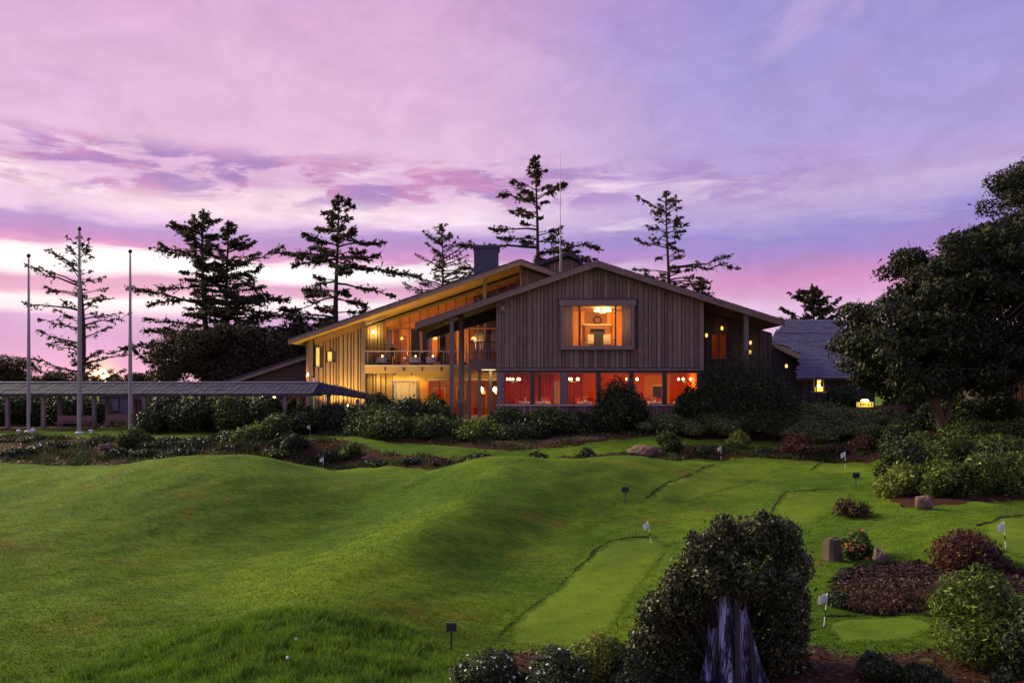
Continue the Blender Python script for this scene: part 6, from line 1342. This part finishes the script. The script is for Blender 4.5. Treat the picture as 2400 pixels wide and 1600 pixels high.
def broadtree(name, label, px_, D_, outline, nlob, rlob, nleaf, leaf, style, seed, trunk, depth=3.0, group=None, aspect=.4, wide=1.15, tall=.8):
    rs = np.random.RandomState(seed); x0 = X(px_, D_); z0 = H(x0, D_); e = empty(name, (x0, D_, z0), label, 'tree', group)
    pl_ = np.array([(X(a, D_) - x0, Z(b, D_) - z0) for a, b in outline]); lo, hi_ = pl_.min(0), pl_.max(0); lob = []
    while len(lob) < nlob:
        c = rs.uniform(lo, hi_, (400, 2)); c = c[inside(c, pl_)]
        for q_ in c:
            if len(lob) >= nlob: break
            r = rs.uniform(*rlob); lob.append((q_[0], rs.uniform(-depth, depth), q_[1], r * wide, r, r * tall))
    v, f = leafcloud(lob, nleaf, leaf, rs, aspect); link('crown', npmesh('crown', v, f, L[style]), e)
    tk = MB()
    for pts, rad in trunk: tk.tube([(X(a, D_) - x0, dd, Z(b, D_) - z0) for a, b, dd in pts], rad, 8)
    for lb in lob[::4]:
        b_ = Vector((X(trunk[0][0][-1][0], D_) - x0, 0, Z(trunk[0][0][-1][1], D_) - z0)); tk.tube([b_, b_.lerp(Vector(lb[:3]), .5) + Vector((0, 0, -.4)), lb[:3]], [.10, .06, .02], 4, False)
    tk.build('trunk', M['bark'], e); return e
big_outline = [(1995, 835), (1985, 808), (2035, 775), (2028, 725), (2040, 710), (2085, 715), (2085, 680), (2115, 640), (2150, 610), (2170, 585), (2195, 582), (2225, 575), (2260, 558), (2310, 540), (2360, 515), (2420, 495), (2560, 500), (2620, 700), (2560, 880), (2400, 860), (2330, 880), (2280, 930), (2200, 930), (2130, 925), (2080, 900), (2050, 880), (2010, 850)]
broadtree('big_tree', 'huge dense dark tree filling the right side', 2205, 42.5, big_outline, 520, (.45, .85), 150000, .26, 'pine', 21, [([(2212, 1040, 0), (2205, 985, 0), (2190, 935, 0), (2180, 880, 0)], [.30, .24, .2, .16]), ([(2200, 970, 0), (2165, 915, .2), (2150, 860, .3)], [.14, .1, .06]), ([(2210, 1000, 0), (2240, 920, .2), (2290, 820, .4)], [.16, .13, .08])], 3.2, wide=1.35, tall=.75)
broadtree('rear_tree', 'tree with loose twiggy top behind the big dark tree', 2400, 52, [(2335, 470), (2330, 430), (2360, 400), (2420, 375), (2520, 420), (2520, 560), (2340, 540)], 60, (.5, .9), 20000, .24, 'pine', 22, [([(2420, 1000, 0), (2415, 700, 0), (2410, 480, 0)], [.35, .28, .12])], 2.0)
conifer(1906, 668, 76, [(674, 10, 10), (690, 38, 36), (705, 58, 55), (725, 72, 68), (750, 80, 76), (800, 80, 80)], 'rounded spiky conifer behind the annex roof', 23, 2.2, 800, .3, rise=.30, gap=.26, tuft=.36, wide=1.0)
broadtree('dark_tree', 'dark bushy tree mass at the base of the twin-topped conifer', 500, 72, [(345, 890), (350, 850), (385, 800), (440, 770), (540, 770), (620, 775), (680, 800), (690, 850), (690, 895)], 90, (.8, 1.4), 26000, .34, 'conifer', 24, [([(500, 1000, 0), (500, 900, 0), (500, 820, 0)], [.3, .25, .1])], 2.0)
broadtree('dark_tree', 'dark bushy tree behind the shed roof of the left wing', 690, 74, [(650, 890), (655, 800), (690, 760), (760, 750), (790, 780), (780, 890)], 40, (.7, 1.2), 11000, .32, 'conifer', 25, [([(700, 1000, 0), (700, 900, 0), (700, 820, 0)], [.3, .25, .1])], 1.5)
broadtree('dark_tree', 'distant dark tree at the left border behind the walkway', 20, 82, [(-120, 895), (-120, 850), (-40, 835), (10, 850), (40, 840), (62, 858), (70, 895)], 40, (.6, 1.1), 9000, .34, 'conifer', 26, [([(20, 1000, 0), (20, 930, 0), (20, 880, 0)], [.3, .25, .1])], 1.5)
broadtree('dark_tree', 'low dark trees along the foot of the sparse conifer', 170, 86, [(70, 900), (80, 885), (150, 872), (220, 884), (280, 890), (340, 880), (340, 900)], 30, (.4, .8), 6000, .34, 'conifer', 27, [([(170, 1000, 0), (170, 950, 0), (170, 890, 0)], [.3, .25, .1])], 1.0)
for i, (px_, D_, w_, tp, lbl) in enumerate(((60, 57, 230, 912, 'dark hedge shrub behind the walkway at the left border'), (170, 57, 200, 918, 'dark hedge shrub behind the long bench'), (400, 57, 170, 918, 'dark hedge shrub behind the walkway, left of centre'), (540, 57, 180, 915, 'dark hedge shrub behind the walkway, centre'), (650, 58, 140, 905, 'dark shrub behind the walkway below the shed roof'), (-40, 57, 150, 915, 'dark hedge shrub cut by the left border'))):
    S(px_, tp, w_, D_, 'dark', lbl, nl=14, group='hedge behind the walkway', leaf=.24)
S(2330, 900, 130, 46.5, 'dark', 'dark shrub in front of the board shed', nl=12, leaf=.2); S(2230, 925, 150, 47, 'dark', 'dark shrub behind the trunk of the big tree', nl=12, leaf=.2); S(2180, 900, 170, 56, 'dark', 'dark shrub mass under the big tree crown', nl=12, leaf=.24); S(2290, 890, 190, 55, 'dark', 'dark shrub mass between the big tree and the shed', nl=12, leaf=.24); S(2120, 925, 110, 53.5, 'dark', 'dark shrub behind the timber rail', nl=10, leaf=.2)
S(1800, 880, 140, 55, 'dark', 'dark shrub at the left foot of the annex', nl=12, leaf=.2); S(1965, 905, 110, 56, 'dark', 'dark shrub below the annex roof', nl=10, leaf=.2)
